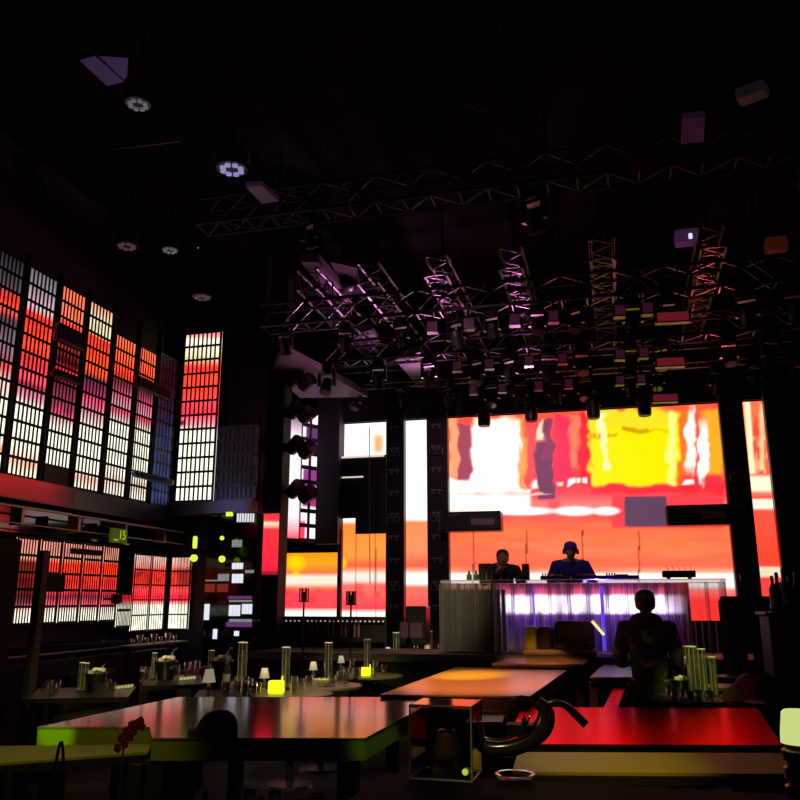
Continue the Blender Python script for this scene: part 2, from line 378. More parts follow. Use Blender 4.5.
s = video_mesh('led_screen', (xat(341, 440), YB, zat(341, 458)), (xat(386, 440) - xat(341, 440), 0, 0), (0, 0, zt - zat(341, 458)), 20, 12, left_px)
tag(s, 'small white led panel above the black equipment panel', 'led screen')
s = video_mesh('led_screen', (xat(341, 560), YB, 1.27), (xat(388, 560) - xat(341, 560), 0, 0), (0, 0, zat(341, 515) - 1.27), 44, 60, left_px)
tag(s, 'orange led panel under the black equipment panel', 'led screen')
s = video_mesh('led_screen', (xat(278, 600), YB, 1.27), (xat(337, 600) - xat(278, 600), 0, 0), (0, 0, zat(300, 553) - 1.27), 50, 42, lowleft_px)
tag(s, 'low wide orange and pink led panel, leftmost on the back wall', 'led screen')
# bit of screen right of the last tower
s = video_mesh('led_screen', (xat(794, 410), YB, zat(796, 424)), (.35, 0, 0), (0, 0, zt - zat(796, 424)), 10, 8, right_px)
tag(s, 'small lit led panel at the top right corner of the back wall', 'led screen')

def tower_col(xa, xb, label, y=12.75, marks=9, ztop=4.6):
    t = thing('truss_tower', label, 'truss tower', ((xa + xb) / 2, y, 0))
    hw = (xb - xa) / 2
    MB().bbox(-hw, hw, -.09, .09, 0, ztop, .02).build('cladding', tower, t)
    for i in range(marks):
        z = 1.45 + i * (ztop - 1.75) / (marks - 1)
        for sx in (-.3, .25):
            m = MB(); cx = sx * hw
            m.box(cx - .045, cx + .045, -.125, -.09, z, z + .022); m.box(cx - .012, cx + .012, -.13, -.09, z - .05, z)
            if i % 3 == 1: m.tube([(cx - .06, -.12, z - .02), (cx - .05, -.13, z - .12), (cx + .05, -.13, z - .12), (cx + .06, -.12, z - .02)], .008, 5)
            m.build('bracket', steel, t)
    return t
tower_col(P(387, 500, Y=12.75).x, P(405, 500, Y=12.75).x, 'black truss tower left of the narrow white led strip')
tower_col(P(428, 500, Y=12.75).x, P(449, 500, Y=12.75).x, 'black truss tower at left edge of the main screen')
tower_col(P(718, 407, Y=12.75).x, P(742, 407, Y=12.75).x, 'black truss tower at right edge of the main screen', marks=7)
tower_col(P(780, 560, Y=12.6).x, P(780, 560, Y=12.6).x + .5, 'black truss tower at far right edge of the picture', 12.6, 7)
box_struct('trim_plinth', -6.1, -4.42, 12.9, 13.2, 0, 1.26, black, 'black plinth under the low screens')
# black equipment boxes clamped to the towers
def amp_box(x0, x1, z0, z1, label):
    t = thing('speaker_bar', label, 'speaker', ((x0 + x1) / 2, 12.49, z0)); hw = (x1 - x0) / 2
    MB().bbox(-hw, hw, -.16, .16, 0, z1 - z0, .02).build('body', tower, t)
    MB().box(hw * .05, hw * .8, -.17, -.155, (z1 - z0) * .3, (z1 - z0) * .62).build('display_window', mat('grey_window', (.4, .3, .32), .3), t)
    MB().tube([(-hw * .7, -.17, (z1 - z0) * .8), (-hw * .3, -.18, (z1 - z0) * .85)], .012, 5).build('handle', steel, t)
a = P(440, 532, Y=12.4); b = P(501, 511, Y=12.4); amp_box(a.x, b.x, a.z, b.z, 'long black speaker bar fixed beside the left tower of the main screen')
a = P(667, 526, Y=12.4); b = P(731, 504, Y=12.4); amp_box(a.x, b.x, a.z, b.z, 'long black speaker bar fixed beside the right tower of the main screen')
# dark panels in front of the led at left
t = thing('equipment_panel', 'large black wall panel with thin bright seams and a hanging cable, below white led', 'panel', (P(368, 500, Y=12.9).x, 12.9, 0))
ox = t.location.x
def rel(px, py, Y=12.9): p = P(px, py, Y=Y); return p.x - ox, p.z
xa, za = rel(341, 457); xb, zb = rel(394, 517)
xc, zc = rel(356, 534)
MB().box(xa, xb, -.04, .04, zb, za).box(xc, xb, -.04, .04, zc, zb).build('panel', mat('matt_black_panel', (.012, .008, .016), .7), t)
seam = mat('bright_seam', (.7, .6, .5), .3, .2, (1, .8, .7), .8)
xs, zs = rel(343, 478); xe, _ = rel(364, 478)
MB().box(xs, xe, -.06, -.04, zs - .01, zs + .012).build('trim_strip', seam, t)
xs, zs = rel(341, 458); xe, _ = rel(385, 458)
MB().box(xs, xe, -.06, -.04, zs - .015, zs + .015).build('trim_strip', seam, t)
xs, zs = rel(394, 453); _, ze = rel(395, 515)
MB().box(xs - .01, xs + .03, -.06, -.04, ze, zs).build('edge_light', seam, t)
xs, zs = rel(371, 428); _, ze = rel(374, 585)
MB().tube([(xs, -.08, zs), (xs + .01, -.08, (zs + ze) / 2), (xs + .03, -.08, ze)], .008, 5).build('cable', steel, t)
xa = P(337.5, 600, Y=12.9).x; xb = P(341.5, 600, Y=12.9).x
tag(MB().bbox(xa, xb, 12.85, 12.95, 0, zat(339, 530), .01).build('orange_post', mat('brown_post', (.12, .03, .02), .4)), 'thin dark red post between the two leftmost back wall screens', 'post')
# dark pier left of them, canted lit grille, soffit
xa = P(318, 500, Y=12.8).x; xb = P(340, 500, Y=12.8).x
box_struct('trim_pier', xa, xb, 12.7, 12.98, zat(330, 545), CZ, purple_wall, 'dark purple wall pier beside the black panel')
a = P(371, 396, Z=4.75); b = P(279, 352, Z=4.75); c = P(322, 372, Z=4.75); d = P(292, 398, Z=4.75)
struct(MB().prism([P(272, 372, Z=4.8)[:2], P(300, 398, Z=4.8)[:2], P(368, 397, Z=4.8)[:2], P(322, 371, Z=4.8)[:2], P(283, 351, Z=4.8)[:2]], 4.8, 4.9), 'trim_soffit', mat('pale_soffit', (.16, .14, .16), .6), 'pale soffit high at left of the stage')

# ------------------------------------------------------------------ lit grilles of the left wall
def grille(o, u, length, z0, z1, rows, slots, label, fn, group=None, gm=None, skip=(), bt=.36, slot_end=.16, back=True, split=None):
    """slotted metal panel in front of a video surface. o=(x,y) start, u=unit dir, rows of upright slots"""
    t = thing('slotted_light_wall', label, 'grille panel', (o[0], o[1], z0), math.atan2(u[1], u[0]), group)
    m = MB(); H = z1 - z0; rh = H / rows; g = length / (slots + .9)
    gx = .45 * g
    if slots <= 2: g = length / slots; gx = 0
    for r in range(rows + 1): m.box(0, length, -.004, .004, r * rh - rh * slot_end / 2, r * rh + rh * slot_end / 2)
    for k in range(slots + 1):
        c = gx + k * g; hw = g * bt / 2
        if k == 0: m.box(0, gx + hw * .4, -.004, .004, 0, H)
        elif k == slots: m.box(c - hw * .4, length, -.004, .004, 0, H)
        else: m.box(c - hw, c + hw, -.004, .004, 0, H)
    for (r0, r1) in skip: m.box(0, length, -.008, -.003, r0 * rh, r1 * rh)
    m.build('grille', gm or gmat, t)
    if back:
        n = Vector((-u[1], u[0], 0)) * .012
        b = video_mesh('backlight', Vector((o[0], o[1], z0)) + n, Vector((u[0], u[1], 0)) * length, (0, 0, H), 10, rows * 5, fn, LEDG)
        b.parent = t; b.matrix_parent_inverse = (Matrix.Translation(t.location) @ Matrix.Rotation(math.atan2(u[1], u[0]), 4, 'Z')).inverted()
    return t
GW = (1.5, 1.45, 1.15)
def up_px(x, y, k=0):
    # upper left wall: red bar over white field, slanting with the wall
    yy = y - .19 * x                       # height above the lower edge, in wall rows
    top = y - (248 + .56 * x)
    yb = 476 + .17 * x                     # lower edge
    f = (y - (248 + .56 * x)) / (yb - (248 + .56 * x))   # 0 top .. 1 bottom
    z = f * 12
    if k == 0:   st = [(0, (.02, .02, .03)), (1.8, (.10, .08, .10)), (2.4, (.9, .05, .03)), (3.2, (.75, .12, .08)), (3.6, (.08, .05, .08)), (5, (.3, .2, .28)), (6.2, (.6, .08, .12)), (7.2, (1.2, .8, .7)), (8.2, GW), (10, GW), (10.6, (1, .2, .1)), (11, GW), (12, GW)]
    elif k == 1: st = [(0, (.2, .18, .2)), (.9, (.3, .25, .3)), (1.4, (.55, .35, .45)), (2.3, (.9, .6, .65)), (2.6, (1, .05, .02)), (4.4, (1, .10, .03)), (5.3, (.6, .04, .06)), (6.3, (.8, .12, .18)), (6.7, (.4, .02, .08)), (7.4, (.9, .4, .5)), (8, GW), (10.2, GW), (11, (1.2, .6, .4)), (12, GW)]
    elif k == 2: st = [(0, (1, .22, .10)), (2, (1, .28, .15)), (2.2, (1, .1, .05)), (4.6, (.05, .0, .01)), (5, (.8, .03, .06)), (6, (.2, .02, .04)), (7.8, (.6, .08, .2)), (8.6, GW), (12, GW)]
    elif k == 3: st = [(0, (1.1, .35, .2)), (1, (1.1, .9, .55)), (2, (1.1, .95, .6)), (2.2, (1, .06, .02)), (4.4, (1, .14, .03)), (5, (.15, .03, .05)), (6, (.5, .04, .16)), (7, (.8, .25, .4)), (7.6, (1.1, .8, .7)), (8.2, GW), (11, GW), (11.2, (1.2, .5, .4)), (12, GW)]
    else: st = [(0, (.9, .3, .2)), (.7, (1.1, .8, .55)), (1.4, (1.1, .25, .1)), (3.6, (1, .10, .03)), (4.4, (.25, .03, .05)), (5.2, (.6, .12, .25)), (6, (.9, .4, .5)), (6.4, (.7, .04, .16)), (7.4, GW), (10.5, GW), (11, (1.2, .8, .7)), (12, GW)]
    c = grad(z, st)
    return tuple(k * (.85 + .3 * h(x / 5, y / 8)) for k in c)
UY = [6.0, 6.42, 6.93, 7.48, 8.0, 8.57, 9.12, 9.62]
names = ['leftmost, cut by the picture edge', 'second from the left', 'third from the left, with dark centre', 'fourth from the left', 'fifth from the left', 'nearest to the corner']
i = 0
for k, (ya, yb) in enumerate(zip(UY[1:], UY[2:])):
    zt_ = 5.09 if k not in (4, 5) else (4.85 if k == 4 else 4.85)
    z0 = 2.80; rows = 12 if k < 4 else 11
    grille((-6.0, ya + .02), (0, 1), yb - ya - .05, z0 if k not in (1, 2) else z0, zt_, rows, 7, 'tall lit slotted wall panel, upper row, ' + names[k], (lambda x, y, k=k: up_px(x, y, k)), 'upper lit grille panels of the left wall',
           skip=((0, 1),) if k in (2,) else ())
    tag(MB().bbox(-6.03, -5.95, yb - .025, yb + .012, 2.7, 5.2, .01).build('post', wall_m), 'dark post right of the upper lit panel, ' + names[k], 'post')
# recess corner with blue glow
def corner_px(x, y):
    f = (y - 345) / 155
    return lerp((.008, .004, .012), (.035, .06, .22), max(0, min(1, (f - .25) * 1.6)) * (.4 + .8 * h(x / 3, y / 9)))
grille((-6.0, 9.66), (0, 1), .50, 2.80, 4.9, 11, 5, 'dim blue slotted wall panel in the corner of the left wall', corner_px)
# return wall: lit panel facing the room
def ret_px(x, y):
    f = (y - 333) / 167 * 12
    st = [(0, (1.0, .25, .3)), (.3, (1.2, .6, .5)), (.5, GW), (1.6, (1.2, 1, .6)), (2.1, (1, .4, .2)), (2.4, (1, .04, .03)), (3.2, (1, .10, .04)), (4.2, (1, .08, .03)), (5, (.9, .1, .15)), (5.8, (.8, .04, .1)), (6.6, (1, .4, .5)), (7.2, GW), (12, GW)]
    c = grad(f, st)
    if 2.2 < f < 6.6 and x < 183: c = (.2, .01, .03)
    return c
xa, xb = P(178, 430, Y=10.2).x, P(217, 430, Y=10.2).x
z0 = P(200, 501, Y=10.2).z; z1 = P(200, 333, Y=10.2).z
grille((xa, 10.2), (1, 0), xb - xa, z0, z1, 12, 8, 'tall red and white lit slotted panel facing the room', ret_px)
xc = P(256, 480, Y=10.2).x
def dim_px(x, y): return (.002, .002, .008)
grille((xb + .02, 10.2), (1, 0), xc - xb - .02, z0, z0 + (z1 - z0) / 12 * 5, 5, 8, 'unlit lavender grey slotted panel beside the bright facing panel', dim_px, gm=grey_grille)
box_struct('trim_return_sill', -6.0, xc, 10.08, 10.30, z0 - .19, z0 - .02, mat('grey_sill', (.14, .12, .16), .5), 'grey sill under the return grille')
box_struct('trim_fascia', -6.12, -5.93, 5.5, 10.08, 2.55, 2.77, mat('fascia', (.05, .03, .045), .3), 'fascia under the upper left grilles')
def fas_px(x, y): return tuple(k * (1 - ss(x, 40, 80)) for k in lerp((.30, .005, .008), (.16, .0, .006), ss(y, 478, 500)))
s = video_mesh('fascia_reflection', (-5.92, 6.5, 2.56), (0, 1.5, 0), (0, 0, .22), 20, 4, fas_px, LEDG)  # red reflection on the fascia put in as an emissive strip
tag(s, 'dull red reflection painted as a glow under the leftmost lit panels', 'light box')

# lower left wall with mirrored lit panels
def low_px(x, y):
    r = (y - 541 - .12 * x) / 15.2
    st = [(0, (1, .4, .3)), (.9, (1.1, .5, .3)), (1.1, (1, .04, .01)), (2.1, (1, .10, .03)), (2.3, (.7, .03, .03)), (3.2, (.8, .08, .08)), (3.4, (.35, .02, .06)), (4.2, (1, .2, .3)), (4.5, GW), (5.3, GW), (6, GW)]
    r = (y - (543 + .06 * x)) / ((620 - 543) / 5 - .018 * x)
    c = grad(r, st)
    if x < 44 and 1 < r < 4.1: c = tuple(k * .35 for k in c)
    return tuple(k * (.75 + .5 * h(x / 6, y / 6)) for k in c)
LY = [7.22, 7.60, 7.98, 8.36, 8.74, 9.10]
lab = ['leftmost of the lower row', 'second of the lower row', 'middle of the lower row', 'fourth of the lower row', 'fifth of the lower row']
for k in range(5):
    grille((-6.0, LY[k] + .02), (0, 1), LY[k + 1] - LY[k] - .04, 1.30, 2.18, 5, 7, 'small red and white slotted light panel, ' + lab[k], low_px, 'lower lit grille panels of the left wall', bt=.35)
def low2_px(x, y):
    st = [(555, (1.1, .7, .6)), (566, (1, .4, .3)), (570, (.5, .03, .02)), (586, (.6, .05, .03)), (590, (.9, .1, .1)), (597, (.8, .02, .06)), (602, (.9, .06, .1)), (606, GW), (628, GW)]
    c = grad(y, st); 
    if x > 178: c = tuple(k * .7 for k in c)
    return tuple(k * (.8 + .4 * h(x / 4, y / 4)) for k in c)
grille((-6.0, 9.12), (0, 1), .3, 1.22, 1.62, 2, 9, 'low white slotted light panel at the middle of the lower wall', low2_px, bt=.35)
for k in range(3):
    grille((-6.0, 9.44 + k * .4) if k < 2 else (-5.98, 10.28), (0, 1) if k < 2 else (1, 0), .38 if k < 2 else .32, 1.16, 2.12, 5, 6 if k else 8, 'square lit panel with white lower half, ' + ['left', 'middle', 'right'][k] + ' one of the three by the corner', low2_px, 'square lit panels by the corner', bt=.12, slot_end=.1)
tag(MB().box(-6.06, -5.98, 6.3, 10.3, .95, 1.1).box(-6.06, -5.98, 6.3, 10.3, 2.22, 2.5).build('mirror_band', mirror_m), 'smoked mirror band around the lower lit panels', 'mirror')
# wall ledge, hand rail, posts
t = thing('hand_rail', 'long thin metal rail running below the lower lit panels', 'railing', (-5.75, 6.6, 0))
MB().tube([(0, -.6, 1.0), (0, 3.5, 1.0)], .012, 6).build('top_rail', steel, t)
for k in range(7): MB().tube([(0, -.5 + k * .62, 0), (0, -.5 + k * .62, .99)], .012, 6).build('post', steel, t)
tag(MB().bbox(-5.9, -5.72, 6.0, 10.1, 0, .93, .02).build('low_wall', cloth), 'low dark partition behind the left tables', 'partition')
a = P(27, 640, X=-5.3); tag(MB().bbox(a.x, a.x + .08, a.y, a.y + .1, 0, 2.0, .01).build('wooden_post', mat('brown_wood', (.025, .012, .012), .6)), 'brown upright post in front of the lower left panels', 'post')
a = P(12, 640, X=-4.9); tag(MB().bbox(a.x - .3, a.x, a.y - .55, a.y, 0, 2.05, .02).build('dark_cabinet', cloth), 'black upright cabinet at the left edge of the picture', 'cabinet')
# second storey glass balcony edge strips
t = thing('balcony_rail', 'thin pale rail line under the upper left panels', 'railing', (-5.7, 6.4, 2.44))
MB().tube([(0, -.5, 0), (0, 3.7, .0)], .012, 6).tube([(0, -.5, -.16), (0, 3.7, -.16)], .007, 6).build('rail', steel, t)
for k in range(5): MB().box(-.14, 0, k * .9 - .4, k * .9 - .36, -.17, .012).build('bracket', steel, t)
# green number sign
p = P(119, 535, X=-5.62)
t = thing('number_sign', 'small dim green sign reading 15 above the lower lit panels', 'sign', p, R(90))
MB().box(-.02, .02, .02, .38, -.02, .02).build('bracket', fixture, t)
MB().box(-.16, .14, -.02, .02, -.09, .07).build('plate', mat('sign_plate', (.05, .06, .01), .5, 0, (.10, .14, 0), .35), t)
def text(body, size, loc, rot, m, parent, name='lettering'):
    cu = bpy.data.curves.new(name, 'FONT'); cu.body = body; cu.size = size; cu.align_x = 'CENTER'; cu.align_y = 'CENTER'; cu.extrude = .002
    o = bpy.data.objects.new(name, cu); C.objects.link(o); dg = bpy.context.evaluated_depsgraph_get()
    me = bpy.data.meshes.new_from_object(o.evaluated_get(dg)); bpy.data.objects.remove(o)
    o = bpy.data.objects.new(name, me); C.objects.link(o); me.materials.clear(); me.materials.append(m)
    o.location = loc; o.rotation_euler = rot; o.parent = parent; return o
sg = mat('sign_glow', (.2, .3, 0), .5, 0, (.45, .6, .02), .7)
text('15', .15, (.03, -.026, -.005), (R(90), 0, 0), sg, t)
MB().box(-.13, -.05, -.03, -.02, -.07, -.055).build('underline', sg, t)

# mirrored pier with its reflections set on as glowing panes (205..258, 515..640)
xa, xb = P(206, 560, Y=10.1).x, P(256, 560, Y=10.1).x
t = thing('mirror_cabinet', 'tall dark mirrored cabinet with small glowing painted reflections under the lavender grille', 'cabinet', ((xa + xb) / 2, 10.2, 0)); hw = (xb - xa) / 2
MB().bbox(-hw, hw, -.1, .11, 0, z0 - .2, .01).build('body', mirror_g, t)
def win(px0, py0, px1, py1, m, name='reflection_pane'):
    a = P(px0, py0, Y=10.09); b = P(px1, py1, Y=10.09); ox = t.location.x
    mb = MB(); n_ = 3 if name == 'reflection_pane' and px1 - px0 > 8 else 1; W_ = b.x - a.x
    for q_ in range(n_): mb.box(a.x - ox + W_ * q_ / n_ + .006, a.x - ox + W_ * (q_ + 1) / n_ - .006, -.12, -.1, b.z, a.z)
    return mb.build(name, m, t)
wl = mat('white_glow', (.1, .1, .1), .4, 0, (.85, .9, 1), .9); wd = mat('dim_reflection_glow', (.3, .3, .3), .4, 0, (.5, .6, .6), .35)
wv = mat('violet_reflection_glow', (.1, .05, .1), .4, 0, (.4, .10, .4), .3); wr = mat('red_reflection_glow', (.3, .1, .1), .4, 0, (.5, .05, .03), .3)
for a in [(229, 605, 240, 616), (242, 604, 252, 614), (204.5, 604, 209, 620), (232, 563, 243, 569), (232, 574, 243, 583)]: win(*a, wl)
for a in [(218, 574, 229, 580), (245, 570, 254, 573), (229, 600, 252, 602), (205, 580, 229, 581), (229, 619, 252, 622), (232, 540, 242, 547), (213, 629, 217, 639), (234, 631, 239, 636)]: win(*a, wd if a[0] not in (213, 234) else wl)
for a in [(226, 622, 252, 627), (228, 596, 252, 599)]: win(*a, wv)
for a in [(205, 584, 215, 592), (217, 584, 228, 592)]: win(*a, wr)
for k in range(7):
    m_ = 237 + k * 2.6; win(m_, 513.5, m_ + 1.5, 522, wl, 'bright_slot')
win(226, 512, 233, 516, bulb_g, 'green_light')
def bulb(px, py, Y, r, label):
    p = P(px, py, Y=Y); t = thing('green_lamp', label, 'lamp', p)
    MB().ball((0, 0, 0), r, 10).build('bulb', bulb_g, t, True); MB().lathe([(r * .5, 0), (r * .5, .05)], (0, 0, r * .8), 8).build('socket', fixture, t)
    MB().box(-.02, .02, 0, .25, r + .02, r + .06).build('bracket', fixture, t)
bulb(222, 538, 9.88, .03, 'upper round green lamp on the dark mirrored cabinet')
bulb(222, 559, 9.88, .045, 'lower round green lamp on the dark mirrored cabinet')
bulb(194, 558, 9.98, .05, 'round yellow green lamp by the mirror wall corner')
p = P(195, 543, Y=9.98); t = thing('green_lamp', 'upright yellow green tube lamp above the round corner lamp', 'lamp', p)
MB().lathe([(.025, -.07), (.03, -.05), (.03, .07), (.02, .09)], n=10).build('tube', bulb_g, t, True); MB().box(-.02, .02, 0, .34, .07, .1).build('bracket', fixture, t)

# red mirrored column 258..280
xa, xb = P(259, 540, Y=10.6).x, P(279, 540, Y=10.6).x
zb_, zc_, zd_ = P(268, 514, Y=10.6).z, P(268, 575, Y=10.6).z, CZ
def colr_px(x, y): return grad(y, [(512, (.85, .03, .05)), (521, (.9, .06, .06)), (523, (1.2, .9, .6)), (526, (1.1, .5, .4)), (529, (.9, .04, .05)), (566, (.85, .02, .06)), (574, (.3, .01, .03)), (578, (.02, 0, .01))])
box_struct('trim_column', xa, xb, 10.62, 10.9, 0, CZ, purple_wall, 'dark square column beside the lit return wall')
s = video_mesh('led_screen', (xa, 10.58, zc_), (xb - xa, 0, 0), (0, 0, zb_ - zc_), 6, 40, colr_px, LEDG)  # the screen's reflection in the column painted as an emissive panel
tag(s, 'glossy red painted screen reflection on the column left of the low back screen', 'painted reflection')
# canted grille above the low screen
def cant_px(x, y):
    if x < 306: c = (1.2, 1.05, 1.15) if y > 425 else lerp((.15, .02, .08), (1.2, 1.0, 1.1), ss(y, 415, 428))
    else: c = (1.2, 1.1, 1.15)
    if x > 303 and 468 < y < 486 and x < 330: c = (.35, .05, .28)
    if x > 303 and y < 420: c = lerp((.9, .02, .15), W, ss(x, 307, 312))
    if 497 < y < 507 and x > 303: c = (.5, .03, .2)
    if x < 305 and y > 520: c = (.9, .06, .12)
    if x > 306 and 425 < y < 455: c = (.12, .05, .14)
    return c
A = P(281, 480, Y=12.25); B = P(318, 480, Y=12.95)
L = math.hypot(B.x - A.x, B.y - A.y); u = ((B.x - A.x) / L, (B.y - A.y) / L)
zt2 = P(281, 412, Y=12.25).z; zb2 = P(318, 541, Y=12.95).z
# left part open light, right part gridded
grille(A[:2], u, L * .52, zb2, zt2, 1, 1, 'bright white and pink light panel in the niche behind the spotlights', cant_px, slot_end=.02, bt=.1)
o2 = (A.x + u[0] * L * .53, A.y + u[1] * L * .53)
grille(o2, u, L * .46, zb2, zt2 + .1, 9, 2, 'white gridded light panel in the niche, right of the plain bright one', cant_px, gm=grey_grille, slot_end=.28, bt=.3)

# ------------------------------------------------------------------ ceiling rig
def truss(p0, p1, wdt, label, cells, group=None, tm=None):
    steel_t = tm or MATS['truss_aluminium']
    p0 = Vector(p0); p1 = Vector(p1); d = p1 - p0; L = d.length; rz = math.atan2(d.y, d.x)
    t = thing('lighting_truss', label, 'truss', p0, rz, group); hw = wdt / 2
    for sy in (-1, 1):
        for sz in (-1, 1): MB().tube([(0, sy * hw, sz * hw), (L, sy * hw, sz * hw)], .022, 6).build('chord', steel_t, t)
    m = MB()
    for i in range(cells):
        a = L * i / cells; b = L * (i + 1) / cells; f = 1 if i % 2 else -1
        for sy in (-1, 1): m.tube([(a, sy * hw, -f * hw), (b, sy * hw, f * hw)], .011, 4)
        for sz in (-1, 1): m.tube([(a, -f * hw, sz * hw), (b, f * hw, sz * hw)], .011, 4)
        m.tube([(a, -hw, -hw), (a, hw, -hw), (a, hw, hw), (a, -hw, hw)], .011, 4)
    m.build('lacing', steel_t, t)
    for fx in (.12, .5, .88):
        MB().tube([(L * fx, 0, hw), (L * fx, 0, CZ - p0.z)], .012, 5).build('hanger', fixture, t)
steel_t = mat('truss_aluminium', (.10, .085, .10), .35, .85)
LX = [-3.55, -2.75, -1.9, -1.0, .05, 1.25]
CY = [(7.6, 5.75), (9.4, 5.15), (11.0, 5.1), (12.35, 5.1)]
cn = ['nearest', 'second nearest', 'second farthest', 'farthest']
for (y, z), n_ in zip(CY, cn): truss((-4.3, y, z), (3.4, y, z), .30, 'black cross truss of the ceiling rig, ' + n_ + ' to the camera', 26, 'cross trusses of the ceiling rig', black if y < 8 else None)
ln = ['leftmost', 'second from left', 'third from left', 'third from right', 'second from right', 'rightmost']
for x, n_ in zip(LX, ln): truss((x, 8.9, 5.45), (x, 12.7, 5.45), .26, 'dark truss running toward the stage above the cross trusses, ' + n_, 18, 'lengthwise trusses of the ceiling rig')

def moving_head():
    t = thing('moving_head_light', '', 'stage light')
    MB().bbox(-.13, .13, -.13, .13, -.16, -.02, .02).tube([(-.07, 0, -.03), (-.07, 0, .06)], .015, 6).tube([(.07, 0, -.03), (.07, 0, .06)], .015, 6).build('base', fixture, t)
    MB().box(-.17, -.13, -.05, .05, -.42, -.10).box(.13, .17, -.05, .05, -.42, -.10).box(-.17, .17, -.05, .05, -.19, -.15).build('yoke', fixture, t)
    M = Matrix.Rotation(R(22), 4, 'X')
    hd = MB().lathe([(.02, .12), (.085, .10), (.10, .02), (.105, -.14), (.118, -.17), (.118, -.20)], (0, 0, -.38), 14, M).build('head', fixture, t, False)
    MB().lathe([(.001, -.205), (.1, -.205), (.1, -.2)], (0, 0, -.38), 14, M).build('lens', lens_d, t)
    return t
mh = moving_head(); mh.scale = (.8, .8, .8)
ordn = ['first', 'second', 'third', 'fourth', 'fifth', 'sixth', 'seventh', 'eighth', 'ninth', 'tenth', 'eleventh', 'twelfth']
for ci, (y, z) in enumerate(CY):
    xs = [-4.0, -3.2, -2.45, -1.75, -1.3, -.75, -.3, .35, .75, 1.6, 2.1, 2.7] if ci else [-3.0, -.6, 1.9]
    for k, x in enumerate(xs):
        place(mh, (x, y + random.uniform(-.04, .04), z - .16), random.uniform(-.6, .6) + (math.pi if random.random() < .3 else 0),
              'black moving head light under the %s cross truss, %s from the left' % (cn[ci], ordn[k]), 'moving head lights on the rig', random.choice((.62, .7, .78)))
# small square blinder lamps in rows with glowing faces
def blinder():
    t = thing('square_stage_light', '', 'stage light')
    MB().bbox(-.07, .07, -.06, .06, -.1, .04, .01).tube([(0, 0, .03), (0, 0, .22)], .012, 5).tube([(0, 0, .21), (0, .22, .21)], .012, 5).build('housing', fixture, t)
    MB().box(-.055, .055, -.068, -.058, -.085, .03).build('lens', lens_w, t)
    return t
bl = blinder()
for ci in (1, 2, 3):
    y, z = CY[ci]
    for k, x in enumerate([-2.0, -1.55, -1.0, -.55, .2, .5]):
        place(bl, (x, y - .22, z - .36), R(8), 'square lamp with dim pink face under the %s cross truss, %s from the left' % (cn[ci], ordn[k]), 'small square lamps on the rig')
# lit bar lamps at right (rows at 320, 362, 395)
def barlamp():
    t = thing('bar_light', '', 'stage light')
    MB().bbox(-.19, .19, -.05, .05, -.07, .06, .01).tube([(-.1, 0, .05), (-.1, 0, .6)], .012, 5).tube([(.1, 0, .05), (.1, 0, .6)], .012, 5).build('housing', fixture, t)
    MB().box(-.17, .17, -.06, -.048, -.055, .045).build('lens', lens_r, t)
    return t
lens_r = mat('red_glow_lens', (.08, .02, .02), .2, 0, (.85, .06, .12), .13)
br = barlamp()
for (px, py, Y, nm) in [(672, 317, 9.2, 'highest'), (670, 362, 10.8, 'middle'), (665, 397, 12.1, 'lowest')]:
    place(br, (P(px, py, Y=Y).x, {9.2: 9.22, 10.8: 10.82, 12.1: 12.17}[Y], P(px, py, Y=Y).z), R(6), 'short dim red bar light, %s of the three above the yellow part of the screen' % nm, 'short red bar lights')
# black fixtures dipping in front of the screen top
def can():
    t = thing('hanging_can_light', '', 'stage light')
    MB().lathe([(.07, .12), (.10, .08), (.10, -.16), (.085, -.2)], n=14).build('housing', fixture, t)
    MB().lathe([(.001, -.19), (.075, -.19), (.075, -.2)], n=14).build('lens', lens_d, t)
    MB().tube([(-.11, 0, 0), (-.12, 0, .2), (.12, 0, .2), (.11, 0, 0)], .012, 5).tube([(0, 0, .2), (0, 0, .62)], .015, 5).build('bracket', fixture, t)
    return t
cn_ = can()
for px, py, nm in [(484, 420, 'leftmost'), (531, 415, 'second from left'), (593, 412, 'second from right'), (644, 409, 'rightmost')]:
    place(cn_, P(px, py - 6, Y=12.35), 0, 'black can light dipping over the top of the main screen, ' + nm, 'can lights over the main screen')
# pairs of spotlights on the column arms
def pair():
    t = thing('spotlight_pair', '', 'stage light')
    MB().tube([(-.05, 0, 0), (.44, 0, 0)], .025, 6).box(-.1, .0, -.05, .05, -.09, .09).build('arm', fixture, t)
    for k, (x, zz) in enumerate([(.27, .02), (.46, -.06)]):
        M = Matrix.Rotation(R(60), 4, 'Y') @ Matrix.Rotation(R(25), 4, 'X')
        hd = MB().lathe([(.05, -.13), (.095, -.10), (.11, .05), (.115, .12)], (x, 0, zz), 14, M).build('lamp_head', fixture, t)
        MB().lathe([(.001, .121), (.1, .121), (.1, .11)], (x, 0, zz), 14, M).build('lens', lens_d, hd)
    return t
pr = pair()
for py, nm in [(381, 'topmost'), (413, 'second from the top'), (448, 'second from the bottom'), (492, 'lowest')]:
    place(pr, P(277, py, Y=10.75), R(0), 'pair of round black spotlights on a column arm, %s of four' % nm, 'spotlight pairs on the column')
